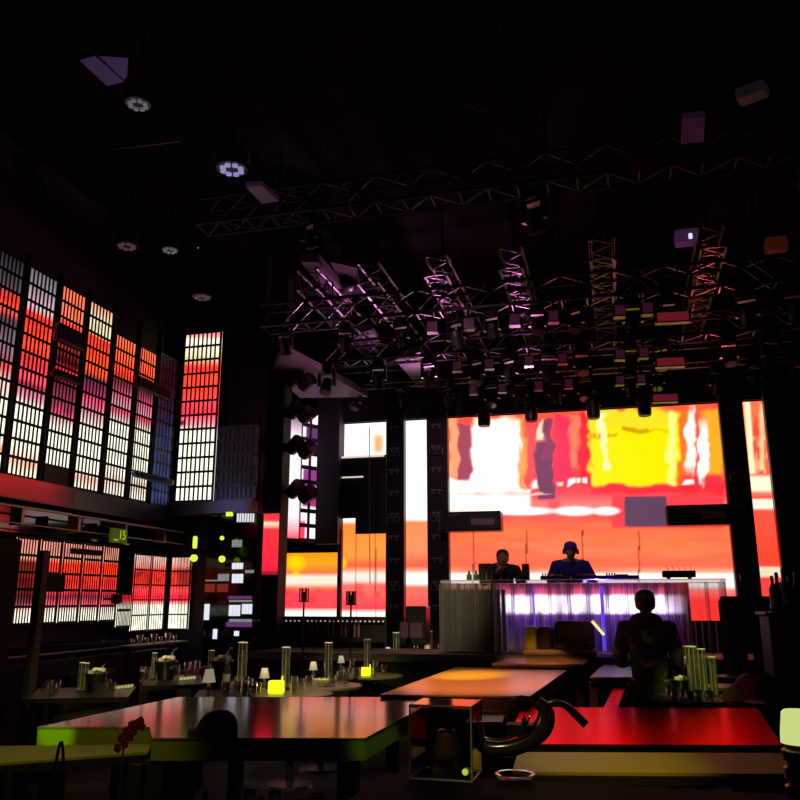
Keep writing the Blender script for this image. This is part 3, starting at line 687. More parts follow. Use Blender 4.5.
# ceiling beam with fixtures along x=-3.7
def poly_slab(pts, z, th, name, label, cat, m):
    return tag(MB().prism([P(a, b, Z=z)[:2] for a, b in pts], z, z + th).build(name, m), label, cat)
pale = mat('pale_duct', (.20, .18, .22), .5)
poly_slab([(300, 262), (318, 262), (352, 300), (352, 322)], 5.6, .12, 'ceiling_duct', 'pale purple duct slanting across the ceiling rig at left', 'duct', pale)
poly_slab([(330, 262), (358, 268), (366, 300), (345, 292)], 5.75, .1, 'ceiling_duct', 'short broad duct right of the slanting pale duct', 'duct', mat('dim_duct', (.07, .06, .08), .5))
poly_slab([(348, 335), (372, 330), (380, 345), (362, 350)], 5.4, .08, 'ceiling_plate', 'small pale plate among the trusses above the white led panel', 'panel', pale)
poly_slab([(395, 360), (420, 352), (445, 395), (430, 400)], 5.0, .1, 'ceiling_duct', 'dim purple duct above the narrow white led strip', 'duct', mat('dim_duct'))
poly_slab([(79, 60), (95, 56), (124, 82), (107, 86)], 5.8, .06, 'ceiling_panel', 'blue lit ceiling panel, the left half of the pair at upper left', 'panel', mat('panel_blue', (.16, .16, .3), .5))
poly_slab([(99, 56), (128, 58), (127, 77), (124, 80)], 5.8, .06, 'ceiling_panel', 'blue lit ceiling panel, the right half of the pair at upper left', 'panel', mat('panel_blue'))
poly_slab([(246, 187), (262, 186), (279, 201), (262, 204)], 5.8, .06, 'ceiling_panel', 'grey slanted ceiling panel right of the bluish glowing lamp', 'panel', mat('panel_grey', (.3, .3, .36), .5))
poly_slab([(683, 119), (705, 117), (704, 142), (681, 144)], 5.8, .06, 'ceiling_panel', 'dim purple square ceiling panel at upper right', 'panel', mat('panel_purple', (.03, .015, .035), .6, 0, (.10, .04, .12), .08))
def downlight(px, py, Y, r, m, label, ring_only=False):
    p = P(px, py, Y=Y); t = thing('downlight', label, 'ceiling light', p)
    MB().lathe([(r, 0), (r * 1.12, 0), (r * 1.12, .16), (r, .16)], n=20).tube([(0, 0, .15), (0, 0, CZ - p.z)], .01, 5).build('housing', fixture, t)
    for k in range(8):
        a = k * math.pi / 4
        MB().lathe([(.001, 0), (r * .22, .0), (r * .22, .03)], (r * .68 * math.cos(a), r * .68 * math.sin(a), -.02), 8).build('led_cell', m, t)
dl_m = mat('white_dim_cell', (.3, .3, .3), .3, 0, (.8, .85, 1), .09); dl_d = mat('cell_dim', (.1, .1, .1), .3, 0, (.5, .25, .4), .12)
downlight(138, 104, 5.5, .10, dl_m, 'round downlight with a ring of small leds at upper left')
downlight(232, 169, 6.7, .14, lens_b, 'brightest bluish white round downlight below the purple box')
downlight(170, 250, 8.4, .10, dl_m, 'small white downlight above the upper left panels')
downlight(127, 246, 8.0, .12, dl_d, 'dark ring downlight left of the small white one')
downlight(202, 297, 9.6, .12, dl_d, 'dark ring downlight above the facing lit panel')
p = P(232, 160, Y=6.75); t = thing('lamp_box', 'purple grey box housing above the bright bluish downlight', 'stage light', p)
MB().bbox(-.15, .15, -.12, .12, .0, .12, .02).build('housing', mat('box_grey', (.2, .2, .28), .5), t); MB().tube([(0, 0, .1), (0, 0, CZ - p.z)], .012, 5).build('hanger', fixture, t)
p = P(310, 262, Y=9.0); t = thing('cylinder_downlight', 'black cylinder spotlight with glowing pink face on the slanting duct', 'stage light', p)
MB().lathe([(.10, 0), (.11, 0), (.11, .24), (.08, .27)], n=16).tube([(0, 0, .26), (0, 0, CZ - p.z)], .012, 5).build('housing', fixture, t); MB().lathe([(.001, -.005), (.09, -.005), (.09, .01)], n=14).build('lens', lens_p, t)
p = P(343, 285, Y=9.8); t = thing('dome_speaker', 'round black dome hanging beside the pale slanting duct', 'speaker', p)
MB().ball((0, 0, 0), .2, 14, (1, 1, .6)).build('dome', fixture, t, True); MB().tube([(0, 0, .1), (0, 0, CZ - p.z)], .015, 5).build('hanger', fixture, t)
p = P(752, 92, Y=6.6); t = thing('moving_head_light', 'dim grey stage light alone at the upper right', 'stage light', p, R(-25))
MB().bbox(-.12, .12, -.08, .08, -.06, .04, .02).build('body', mat('dim_grey_body', (.05, .045, .045), .5, 0, (.1, .09, .09), .05), t); MB().tube([(0, 0, .03), (0, 0, CZ - p.z)], .012, 5).build('hanger', fixture, t)
p = P(686, 238, Y=9.6); t = thing('moving_head_light', 'purple lit stage light with a small white spark, right of the rig centre', 'stage light', p)
MB().bbox(-.13, .13, -.1, .1, -.08, .08, .02).build('body', mat('purple_body', (.06, .03, .06), .5, 0, (.2, .06, .25), .15), t); MB().lathe([(.001, -.03), (.022, -.03), (.022, .03)], (.04, -.11, -.03), 8).build('lens', wl, t); MB().tube([(0, 0, .07), (0, 0, CZ - p.z)], .012, 5).build('hanger', fixture, t)
p = P(776, 246, Y=10.0); t = thing('moving_head_light', 'dim orange brown stage light near the right edge of the ceiling', 'stage light', p)
MB().bbox(-.12, .12, -.1, .1, -.09, .09, .02).build('body', mat('orange_body', (.04, .015, .01), .5, 0, (.28, .04, .02), .1), t); MB().tube([(0, 0, .08), (0, 0, CZ - p.z)], .012, 5).build('hanger', fixture, t)
a = P(702, 242, Y=9.4); b = P(691, 322, Y=11.3)
tag(MB().tube([a, b], .022, 8).build('red_rail', mat('red_lit_pole', (.4, .08, .07), .4, .2)), 'long slanting pole lit red among the trusses at right', 'pole')
tag(MB().tube([P(x, y, Y=9.3) for x, y in [(705, 243), (715, 251), (728, 250), (742, 243), (750, 234), (752, 200), (752, 178)]], .014, 6).build('hanging_cable', steel_t), 'cable sagging in a curve at the right of the rig', 'cable')
tag(MB().tube([P(x, y, Y=5.6) for x, y in [(466, 105), (480, 111), (492, 110), (502, 102), (503, 92), (503, -40)]], .006, 6).build('hanging_cable', steel), 'thin dim cable loop near the top centre of the ceiling', 'cable')
for (a, b, c_, d_, Y, nm) in [((79, 152), (125, 148), (165, 143), (180, 141), 7.0, 'upper'), ((79, 152), (110, 180), (160, 210), (198, 248), 7.6, 'lower')]:
    tag(MB().tube([P(*q, Y=Y) for q in (a, b, c_, d_)], .012, 6).build('ceiling_pipe', steel_t), 'faint %s pipe crossing the dark ceiling at upper left' % nm, 'pipe')
# dark fittings hanging before the left wall
def hung_box(px0, py0, px1, py1, X, label, m=fixture):
    a = P(px0, py0, X=X); b = P(px1, py1, X=X); t = thing('wall_speaker', label, 'speaker', (X, (a.y + b.y) / 2, min(a.z, b.z)))
    hy = abs(b.y - a.y) / 2; hz = abs(b.z - a.z); c = MB().bbox(-.05, .05, -hy, hy, 0, hz, .03).build('cabinet', m, t)
    MB().box(.05, .06, -hy * .8, hy * .8, hz * .1, hz * .9).build('front_grille', cloth, t); MB().box(-.14, -.04, -.04, .04, hz * .4, hz * .6).build('bracket', fixture, t)
hung_box(57, 322, 82, 352, -5.86, 'black speaker hung before the third upper lit panel, the upper one')
hung_box(53, 368, 80, 386, -5.86, 'black speaker hung before the third upper lit panel, the lower one')
hung_box(136, 375, 170, 402, -5.86, 'dark bluish speaker hung high in the corner of the left wall', mat('bluish_box', (.02, .02, .05), .5))
hung_box(134, 470, 172, 486, -5.86, 'blue lit speaker at the foot of the corner of the upper panels', mat('bluish_box2', (.08, .07, .25), .5))
hung_box(40, 573, 62, 592, -5.86, 'brown speaker box before the left lower lit panels', mat('brown_box', (.05, .035, .01), .5))
hung_box(72, 548, 100, 556, -5.86, 'dark rounded fitting hanging above the lower lit panels')
hung_box(113, 594, 118, 604, -5.86, 'tiny black box on the lower lit panels')

# ------------------------------------------------------------------ console of clear glass
def console():
    xl = P(441, 583, Y=10.0).x; xr = P(726, 585, Y=10.0).x; W_ = xr - xl
    t = thing('dj_console', 'long clear cut glass console on the stage before the main screen', 'counter', (xl, 10.0, .95))
    MB().bbox(0, W_, -.04, .52, .79, .83, .01).build('top', crystal, t)
    n = 15
    for i in range(n):
        a = W_ * i / n; b = W_ * (i + 1) / n
        m = MB(); k = 3
        for j in range(k):
            x0 = a + (b - a) * j / k; x1 = a + (b - a) * (j + 1) / k; dy = .05 if j == 1 else .02
            m.box(x0 + .004, x1 - .004, -dy, .035, 0, .785)
        m.tube([(a + .004, -.03, 0), (a + .004, -.03, .79)], .022, 8)
        m.build('glass_block', crystal if i > 2 else brownglass, t)
    MB().box(.0, .03, 0, .5, 0, .79).build('side_panel', crystal, t)
    MB().box(W_ - .03, W_, 0, .5, 0, .79).build('side_panel', crystal, t)
    MB().box(.04, .75, .2, .45, 0, .72).build('inner_cabinet', mat('brown_inner', (.06, .03, .025), .5), t)
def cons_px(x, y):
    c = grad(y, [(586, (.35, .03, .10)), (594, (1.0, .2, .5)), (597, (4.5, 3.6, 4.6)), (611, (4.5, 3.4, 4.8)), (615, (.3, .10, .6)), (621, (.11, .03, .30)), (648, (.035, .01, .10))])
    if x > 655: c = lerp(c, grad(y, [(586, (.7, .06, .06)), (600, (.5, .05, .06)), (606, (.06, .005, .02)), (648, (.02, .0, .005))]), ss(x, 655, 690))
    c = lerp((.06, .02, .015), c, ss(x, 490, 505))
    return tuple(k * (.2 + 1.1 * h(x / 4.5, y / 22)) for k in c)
brownglass = frosted('tinted_crystal', (.45, .33, .3))
console()
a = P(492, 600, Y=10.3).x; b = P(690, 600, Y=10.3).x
s = video_mesh('console_reflection_glow', (a, 10.3, .96), (b - a, 0, 0), (0, 0, .78), 80, 40, cons_px, LEDG)  # glowing panel added in place of screen light reflected in the glass
tag(s, 'white and violet glow added behind the console glass as screen reflection', 'painted reflection')
glow = mat('blue_tube_glow', (.1, .05, .5), .3, 0, (.16, .08, 1.0), 1.1)
for px, nm in [(602, 'right'), (534, 'left')]:
    a = P(px, 600, Y=10.15); tag(MB().tube([(a.x, 10.13, .97), (a.x, 10.13, 1.7)], .022 if px > 600 else .01, 8).build('light_tube', glow), 'upright blue glowing tube inside the glass console, %s one' % nm, 'light tube')
def on_console(px, Y=10.35): return P(px, 583, Y=Y).x
# laptop, mixer, players
t = thing('laptop', 'black laptop open on the left of the glass console', 'laptop', (on_console(487), 10.3, 1.785))
MB().bbox(-.08, .08, -.08, .08, 0, .02, .006).build('keyboard_base', fixture, t); MB().box(-.08, .08, -.1, -.085, .01, .20).build('screen_lid', fixture, t)
t = thing('tablet_stand', 'small silver framed stand before the laptop', 'stand', (on_console(496, 10.2) - .02, 10.18, 1.785))
m = MB(); m.tube([(-.09, 0, 0), (-.09, 0, .10), (.09, 0, .10), (.09, 0, 0)], .006, 5); m.build('frame', chrome, t); MB().box(-.08, .08, 0, .05, 0, .01).build('foot', chrome, t)
t = thing('monitor_speaker', 'small upright black speaker on the console between the two djs', 'speaker', (on_console(525), 10.5, 1.785))
MB().bbox(-.045, .045, -.06, .06, 0, .2, .01).build('cabinet', fixture, t); MB().lathe([(.03, 0), (.02, .01)], (0, -.06, .07), 10, Matrix.Rotation(R(90), 4, 'X')).build('cone', lens_d, t)
def player(px, label, w_=.18, hh=.045):
    t = thing('media_player', label, 'player', (on_console(px), 10.4, 1.785))
    MB().bbox(-w_, w_, -.15, .15, 0, hh, .008).build('body', mat('player_body', (.05, .03, .09), .4), t)
    MB().lathe([(.08, 0), (.08, .012), (.07, .016)], (0, 0, hh), 16).build('jog_wheel', mat('purple_metal', (.3, .2, .4), .3, .6), t)
    for k in range(4): MB().lathe([(.010, 0), (.008, .03)], (-w_ + .03 + k * .03, -.12, hh), 8).build('knob', steel, t)
player(556, 'black media deck under the hands of the capped dj'); player(590, 'flat media deck to the right of the capped dj'); player(622, 'rightmost flat media deck on the glass console', .2)
t = thing('desk_monitor', 'long low black monitor box on the right end of the glass console', 'monitor', (on_console(680), 10.45, 1.785))
MB().bbox(-.19, .19, -.06, .06, .02, .10, .01).build('body', fixture, t)
for k in (-1, 1): MB().box(k * .12 - .02, k * .12 + .02, -.05, .05, 0, .025).build('foot', fixture, t)
for k in range(5): MB().tube([(-.1 + k * .06, 0, .09), (-.14 + k * .07, .02, .16)], .004, 4).build('antenna', fixture, t)
for k, px in enumerate([470, 477]):
    t = thing('green_bottle', 'squat green bottle on the left end of the console, %s of two' % ('left' if not k else 'right'), 'bottle', (on_console(px), 10.3, 1.785), group='green bottles on the console')
    MB().lathe([(.03, 0), (.034, .01), (.034, .06), (.015, .085), (.012, .11)], n=10).build('body', mat('green_glass', (.05, .08, .02), .2), t, True); MB().lathe([(.014, .108), (.014, .12)], n=8).build('cap', steel, t)
# sofa at the foot of the console
t = thing('sofa', 'brown sofa with yellow lit left arm in front of the glass console', 'sofa', (P(562, 645, Y=9.6).x, 9.6, .95)); ox = t.location.x
def sx(px): return P(px, 640, Y=9.5).x - ox
MB().bbox(sx(522), sx(596), -.14, .3, .0, .06, .02).build('base', mat('pale_seat', (.3, .2, .17), .6), t)
MB().bbox(sx(553), sx(594), .08, .3, .05, .36, .05).build('backrest', tan, t)
MB().bbox(sx(525), sx(536), -.12, .28, .05, .30, .02).build('armrest', yellow_lit_fab, t)
MB().bbox(sx(536.5), sx(552), -.05, .28, .05, .30, .04).build('cushion', tan, t)
MB().bbox(sx(555), sx(592), -.1, .08, .05, .14, .03).build('seat', tan, t)
a = P(592, 621, Y=9.5); b = P(604, 635, Y=9.5)
tag(MB().tube([a, b], .016, 8).build('glow_stick', mat('glow_stick_yellow', (.8, .8, .3), .3, 0, (1, .85, .25), 1.1)), 'yellow glowing stick leaning at the right end of the sofa', 'light stick')
tag(MB().lathe([(.05, 0), (.12, .01), (.12, .03), (.02, .04)], P(577, 649, Y=9.43), 12, Matrix.Diagonal((1.3, .4, .6, 1))).build('ashtray', fixture), 'flat dark dish on the stage edge by the sofa', 'dish')

# ------------------------------------------------------------------ people
def skin_mesh(verts, edges, radii, root=0, sub=2):
    me = bpy.data.meshes.new('skin'); me.from_pydata(verts, edges, []); o = bpy.data.objects.new('skin', me); C.objects.link(o)
    mod = o.modifiers.new('s', 'SKIN'); mod.use_smooth_shade = True
    for i, v in enumerate(me.skin_vertices[0].data): v.radius = radii[i] if isinstance(radii[i], tuple) else (radii[i], radii[i]); v.use_root = (i == root)
    o.modifiers.new('u', 'SUBSURF').levels = sub
    dg = bpy.context.evaluated_depsgraph_get(); r = bpy.data.meshes.new_from_object(o.evaluated_get(dg)); bpy.data.objects.remove(o); return r
def join_meshes(name, meshes, m, parent):
    mb = MB()
    for me in meshes: mb.add([v.co for v in me.vertices], [tuple(p.vertices) for p in me.polygons])
    return mb.build(name, m, parent, True)
def person(label, loc, rz, pose, jm, cap=None, phones=False, hands_low=False, hood=False, hsc=1.0):
    """figure facing -y at rz=0; pose: dict of joints"""
    t = thing('person', label, 'person', loc, rz)
    J = dict(pel=(0, 0, .92), waist=(0, 0, 1.08), chest=(0, -.01, 1.28), shc=(0, 0, 1.42), neck=(0, -.01, 1.475), hd=(0, -.03, 1.52),
             hl=(-.10, 0, .88), kl=(-.12, -.03, .48), al=(-.13, .02, .08), tl=(-.14, -.14, .04), hr=(.10, 0, .88), kr=(.12, -.03, .48), ar=(.13, .02, .08), tr=(.14, -.14, .04),
             sl=(-.18, 0, 1.40), el=(-.25, -.02, 1.12), wl=(-.2, -.28, 1.02), sr=(.18, 0, 1.40), er=(.25, -.02, 1.12), wr=(.2, -.28, 1.02))
    J.update(pose); K = list(J); ix = {k: i for i, k in enumerate(K)}
    E_ = [('pel', 'waist'), ('waist', 'chest'), ('chest', 'shc'), ('shc', 'neck'), ('neck', 'hd'), ('pel', 'hl'), ('hl', 'kl'), ('kl', 'al'), ('al', 'tl'), ('pel', 'hr'), ('hr', 'kr'), ('kr', 'ar'), ('ar', 'tr'), ('shc', 'sl'), ('sl', 'el'), ('el', 'wl'), ('shc', 'sr'), ('sr', 'er'), ('er', 'wr')]
    rad = dict(pel=(.13, .10), waist=(.12, .09), chest=(.15, .10), shc=(.10, .08), neck=.052, hd=.06, hl=.085, kl=.058, al=.04, tl=.038, hr=.085, kr=.058, ar=.04, tr=.038, sl=.062, el=.044, wl=.028, sr=.062, er=.044, wr=.028)
    V = [J[k] for k in K]; body = skin_mesh(V, [(ix[a], ix[b]) for a, b in E_], [rad[k] for k in K], ix['pel'])
    parts = [body]
    hc = Vector(J['hd']) + Vector((0, -.015, .075)); hx = MB()
    n = 16
    vs = []; prof = 12
    for i in range(prof + 1):
        ph = math.pi * i / prof
        for k in range(n):
            th = 2 * math.pi * k / n
            x = .074 * math.sin(ph) * math.cos(th); y = .092 * math.sin(ph) * math.sin(th); z = -.115 * math.cos(ph)
            if z < 0: x *= 1 + z * 2.4; y = y * (1 + z * 1.2) - (.012 if y < 0 else -.0)
            if y < 0:                                   # face side
                if abs(x) < .018 and -.035 < z < .01: y -= .018 * (1 - abs(x) / .018)
                if .012 < abs(x) < .045 and .0 < z < .025: y += .010
            vs.append(hc + Vector((x, y, z)))
    fs = [(i * n + k, i * n + (k + 1) % n, (i + 1) * n + (k + 1) % n, (i + 1) * n + k) for i in range(prof) for k in range(n)]
    hx.add(vs, fs)
    for sgn in (-1, 1): hx.ball(hc + Vector((sgn * .075, .0, -.01)), .028, 8, (.35, .7, 1)); hx.ball(hc + Vector((sgn * .028, -.086, .012)), .011, 8)
    hx.ball(hc + Vector((0, -.088, -.05)), .02, 8, (1, .35, .35))
    # hands: palm and five fingers
    for w_, e_ in (('wl', 'el'), ('wr', 'er')):
        wv = Vector(J[w_]); d = (wv - Vector(J[e_])).normalized(); side = d.cross(Vector((0, 0, 1))).normalized(); sg_ = 1 if w_ == 'wl' else -1
        up = side.cross(d); palm = wv + d * .06
        hx.tube([wv - d * .01, wv + d * .03, palm + d * .02], [.026, .036, .03], 8)
        for k, (off, ln) in enumerate([(-.027, .055), (-.009, .07), (.009, .075), (.027, .068)]):
            b0 = palm + side * off * sg_ + d * .01; hx.tube([b0, b0 + d * ln * .5 + up * -.004, b0 + d * ln * .9 - up * .03], [.0095, .009, .007], 6)
        b0 = wv + d * .03 + side * .03 * sg_; hx.tube([b0, b0 + side * .022 * sg_ + d * .025, b0 + side * .03 * sg_ + d * .055], [.012, .011, .008], 6)
    mesh_parts = MB(); mesh_parts.add([v.co for v in body.vertices], [tuple(p.vertices) for p in body.polygons]); mesh_parts.add(hx.v, hx.f)
    mesh_parts.build('body', skin, t, True)
    # clothes
    ks = ['pel', 'waist', 'chest', 'shc', 'neck', 'sl', 'el', 'wl', 'sr', 'er', 'wr']; ii = {k: i for i, k in enumerate(ks)}
    jr = dict(pel=(.165, .135), waist=(.155, .125), chest=(.185, .135), shc=(.135, .105), neck=.068, sl=.085, el=.066, wl=.045, sr=.085, er=.066, wr=.045)
    Jv = {k: Vector(J[k]) for k in ks}
    for w_, e_ in (('wl', 'el'), ('wr', 'er')): Jv[w_] = Jv[e_].lerp(Jv[w_], .93)
    Jv['pel'] = Jv['pel'] + Vector((0, 0, -.06)); Jv['neck'] = Jv['neck'] - Vector((0, 0, .02))
    jk = skin_mesh([Jv[k] for k in ks], [(ii[a], ii[b]) for a, b in [('pel', 'waist'), ('waist', 'chest'), ('chest', 'shc'), ('shc', 'neck'), ('shc', 'sl'), ('sl', 'el'), ('el', 'wl'), ('shc', 'sr'), ('sr', 'er'), ('er', 'wr')]], [jr[k] for k in ks], 0)
    join_meshes('jacket', [jk], jm, t)
    ks = ['pel', 'hl', 'kl', 'al', 'hr', 'kr', 'ar']; ii = {k: i for i, k in enumerate(ks)}; pr_ = dict(pel=(.14, .12), hl=.11, kl=.078, al=.06, hr=.11, kr=.078, ar=.06)
    tr_ = skin_mesh([J[k] for k in ks], [(0, 1), (1, 2), (2, 3), (0, 4), (4, 5), (5, 6)], [pr_[k] for k in ks], 0); join_meshes('trousers', [tr_], cloth, t)
    for s_ in 'lr':
        a = Vector(J['a' + s_]); b = Vector(J['t' + s_]); MB().tube([a + Vector((0, .06, -.045)), a + Vector((0, .0, -.03)), b, b + Vector((0, -.06, -.01))], [.04, .055, .048, .03], 8).build('shoe', hair, t, True)
    # hair or cap
    if cap:
        m = MB(); m.lathe([(.083, -.01), (.088, .03), (.082, .07), (.055, .10), (.001, .112)], hc + Vector((0, .006, .02)), 16, Matrix.Diagonal((1, 1.16, 1, 1)))
        cm = m.build('cap', cap, t, True)
        MB().prism([(-.06, -.08), (.06, -.08), (.05, -.15), (0, -.17), (-.05, -.15)], 0, .012).build('visor', cap, cm, loc=hc + Vector((0, 0, .03)))
    else:
        m = MB(); m.lathe([(.07, -.05), (.084, -.01), (.088, .04), (.078, .085), (.05, .112), (.001, .122)], hc + Vector((0, .016, .0)), 16, Matrix.Diagonal((1, 1.08, 1, 1)))
        m.build('hair', hair, t, True)
    if hood: MB().ball(Vector(J['shc']) + Vector((0, .06, .05)), .12, 12, (1.15, .8, .55)).build('hood', jm, t, True)
    if phones:
        m = MB(); m.tube([hc + Vector((.090 * math.cos(a), .01, .118 * math.sin(a) - .005)) for a in [math.pi * k / 10 for k in range(11)]], .009, 6)
        for s_ in (-1, 1): m.lathe([(.03, -.014), (.034, 0), (.03, .014)], hc + Vector((s_ * .092, .008, -.008)), 12, Matrix.Rotation(R(90), 4, 'Y'))
        m.build('headphones', fixture, t)
    return t
tag(MB().box(-2.05, .2, 10.95, 12.0, .93, .95).build('dj_riser', black), 'thin black riser behind the glass console', 'platform')
# DJs lean on the console, knees bent behind it
bent = dict(pel=(0, .10, .62), waist=(0, .08, .78), chest=(0, .01, .97), shc=(0, -.03, 1.11), neck=(0, -.05, 1.16), hd=(0, -.09, 1.19), hl=(-.10, .1, .58), kl=(-.13, -.28, .44), al=(-.14, -.1, .08), tl=(-.15, -.26, .04), hr=(.10, .1, .58), kr=(.13, -.28, .44), ar=(.14, -.1, .08), tr=(.15, -.26, .04),
            sl=(-.19, -.02, 1.08), el=(-.28, -.10, .86), wl=(-.20, -.34, .86), sr=(.19, -.02, 1.08), er=(.28, -.10, .86), wr=(.20, -.34, .86))
def stool(x, y, label):
    t = thing('bar_stool', label, 'stool', (x, y, .90)); MB().lathe([(.15, 0), (.17, .02), (.16, .05)], (0, 0, .42), 16).build('seat', fixture, t); MB().tube([(0, 0, .02), (0, 0, .42)], .02, 8).build('pole', chrome, t); MB().lathe([(.16, 0), (.15, .02)], n=16).build('foot', chrome, t)
b2 = dict(bent); b2.update(el=(-.26, -.16, .9), wl=(-.05, -.22, 1.06), hd=(.02, -.11, 1.16))
dj1 = person('person sitting at the laptop in a dark top, hand raised to the chin', (P(501, 560, Y=11.1).x, 11.12, .85), R(8), b2, mat('black_jersey', (.012, .008, .01), .8))
dj2 = person('person in dark cap and headphones leaning over the decks in blue light', (P(570, 560, Y=11.1).x, 11.12, .90), R(10), bent, jacket, cap=mat('dark_cap', (.05, .02, .08), .7), phones=True)
stool(dj1.location.x, 11.12, 'stool under the person at the laptop'); stool(dj2.location.x, 11.07, 'stool under the person in the cap')
sm = bpy.data.materials.new('patterned_jacket'); sm.use_nodes = True; nt = sm.node_tree; b = nt.nodes['Principled BSDF']; b.inputs['Roughness'].default_value = .8
tc = nt.nodes.new('ShaderNodeTexCoord'); nz = nt.nodes.new('ShaderNodeTexNoise'); nz.inputs['Scale'].default_value = 7; cr = nt.nodes.new('ShaderNodeValToRGB')
cr.color_ramp.elements[0].position = .56; cr.color_ramp.elements[0].color = (.014, .006, .006, 1); cr.color_ramp.elements[1].position = .64; cr.color_ramp.elements[1].color = (.16, .09, .03, 1)
nt.links.new(tc.outputs['Object'], nz.inputs['Vector']); nt.links.new(nz.outputs['Fac'], cr.inputs[0]); nt.links.new(cr.outputs[0], b.inputs['Base Color'])
pb = P(644, 592, Y=7.5)
person('person standing with back to the camera in a dark patterned jacket, right of the sofa', (pb.x, 7.5, -.09), R(176), dict(hd=(0, -.05, 1.53), wl=(-.22, -.2, 1.05), wr=(.2, -.24, 1.1)), sm, hood=True)

# ------------------------------------------------------------------ long tables
def table(name, label, quad, Z, th, m, legs=True, leg_w=.08, edge=None):
    pts = [P(a, b, Z=Z) for a, b in quad]; c = sum(pts, Vector()) / len(pts)
    t = thing(name, label, 'table', (c.x, c.y, 0)); q = [(p.x - c.x, p.y - c.y) for p in pts]
    MB().prism(q, Z - .012, Z).build('tabletop', m, t)
    MB().prism([(x * .995, y * .995) for x, y in q], Z - th, Z - .012).build('apron', edge or dark_edge, t)
    if legs:
        for x, y in q:
            x *= .9; y *= .9; MB().bbox(x - leg_w / 2, x + leg_w / 2, y - leg_w / 2, y + leg_w / 2, 0, Z - th, .006).build('leg', dark_edge, t)
    return t
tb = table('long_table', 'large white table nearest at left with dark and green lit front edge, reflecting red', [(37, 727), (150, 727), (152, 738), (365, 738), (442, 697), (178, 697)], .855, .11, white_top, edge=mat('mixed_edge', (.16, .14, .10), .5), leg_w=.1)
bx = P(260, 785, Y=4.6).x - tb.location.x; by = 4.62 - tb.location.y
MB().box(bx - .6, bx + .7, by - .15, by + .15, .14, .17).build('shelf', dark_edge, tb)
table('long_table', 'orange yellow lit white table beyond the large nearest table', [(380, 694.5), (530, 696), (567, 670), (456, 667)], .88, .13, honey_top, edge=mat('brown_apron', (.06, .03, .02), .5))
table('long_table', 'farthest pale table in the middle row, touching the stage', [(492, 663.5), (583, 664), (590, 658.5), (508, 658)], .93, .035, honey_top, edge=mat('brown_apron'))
table('long_table', 'glossy table at lower right with red reflection in its colour', [(505, 744), (782, 745), (757, 708), (522, 707)], .80, .045, red_reflect_top)
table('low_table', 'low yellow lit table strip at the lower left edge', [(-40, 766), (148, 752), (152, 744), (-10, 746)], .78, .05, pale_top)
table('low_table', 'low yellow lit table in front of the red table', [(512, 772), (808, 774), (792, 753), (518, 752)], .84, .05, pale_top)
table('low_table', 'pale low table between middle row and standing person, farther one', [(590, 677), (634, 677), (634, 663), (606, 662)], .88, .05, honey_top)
table('low_table', 'pale low table between middle row and standing person, nearer one', [(604, 707), (618, 707), (625, 688), (614, 687)], .80, .05, red_reflect_top)
table('side_table', 'small orange lit table between the water pipe and the orange table', [(466, 722), (502, 722), (508, 708), (478, 708)], .78, .04, honey_top, leg_w=.04)
# ------------------------------------------------------------------ round tables and what stands on them
def round_table(label, px, py, r=.36, Z=.75):
    p = P(px, py, Z=Z); t = thing('round_table', label, 'table', (p.x, p.y, 0), group='round tables')
    MB().lathe([(r * .96, -.03), (r, -.02), (r, -.004), (r * .99, 0)], (0, 0, Z), 36).build('tabletop', round_top, t)
    MB().lathe([(.04, .02), (.03, .1), (.03, Z - .08), (.1, Z - .03)], n=12).build('stem', fixture, t); MB().lathe([(.22, 0), (.2, .02), (.04, .04)], n=20).build('foot', fixture, t)
    return p
def mk_glass(r, hh, m=glass, cat='glass', name='tumbler'):
    t = thing(name, '', cat)
    MB().lathe([(r * .8, 0), (r * .85, .004), (r, hh), (r * .93, hh), (r * .76, .012), (.001, .01)], n=14).build('bowl', m, t, True); return t
def mk_tower():
    t = thing('glass_cylinder', '', 'vase')
    MB().lathe([(.036, 0), (.036, .33), (.031, .33), (.031, .012), (.001, .01)], n=16).build('tube', tube_glass, t, False)
    MB().lathe([(.042, 0), (.040, .02), (.037, .022)], n=16).build('base', chrome, t)
    MB().lathe([(.012, .02), (.012, .26), (.004, .28)], n=8).build('inner_rod', steel, t)
    m = MB()
    for an in (-2.2, -1.2, .4): m.tube([(.030 * math.cos(an), .030 * math.sin(an), .02), (.030 * math.cos(an), .030 * math.sin(an), .325)], .0022, 5)  # pale strips set in as painted highlights on the glass
    m.lathe([(.035, .325), (.038, .33), (.035, .335), (.031, .33)], n=16)
    m.build('rim_highlight', mat('glass_highlight', (.8, .8, .75), .25), t); return t
def mk_lamp():
    t = thing('table_lamp', '', 'lamp')
    MB().lathe([(.04, 0), (.042, .012), (.014, .02), (.012, .045), (.026, .06), (.012, .08), (.008, .12)], n=14).build('base', crystal, t, True)
    MB().lathe([(.046, .11), (.027, .195), (.001, .197)], n=16).build('lamp_shade', shade_m, t, True); return t
def mk_bucket():
    t = thing('ice_bucket', '', 'bucket')
    MB().lathe([(.055, 0), (.06, .005), (.085, .13), (.088, .14), (.08, .14), (.055, .012), (.001, .01)], n=18).build('bucket', chromeb, t, True)
    m = MB()
    for k in range(9):
        a = k * 2.4; rr = .05 * math.sqrt((k + .5) / 9); M = Matrix.Translation((rr * math.cos(a), rr * math.sin(a), .135 + .012 * (k % 3))) @ Euler((k, k * 2, k)).to_matrix().to_4x4()
        m.box(-.015, .015, -.015, .015, -.015, .015, M)
    tag(m.build('ice', ice, t), kind='stuff')
    MB().tube([(-.03, 0, .08), (.04, .01, .19), (.07, .01, .23)], .006, 6).tube([(-.02, .02, .08), (.03, .03, .19), (.07, .02, .23)], .006, 6).build('tongs', chrome, t); return t
chromeb = mat('dark_chrome', (.08, .08, .09), .2, .9)
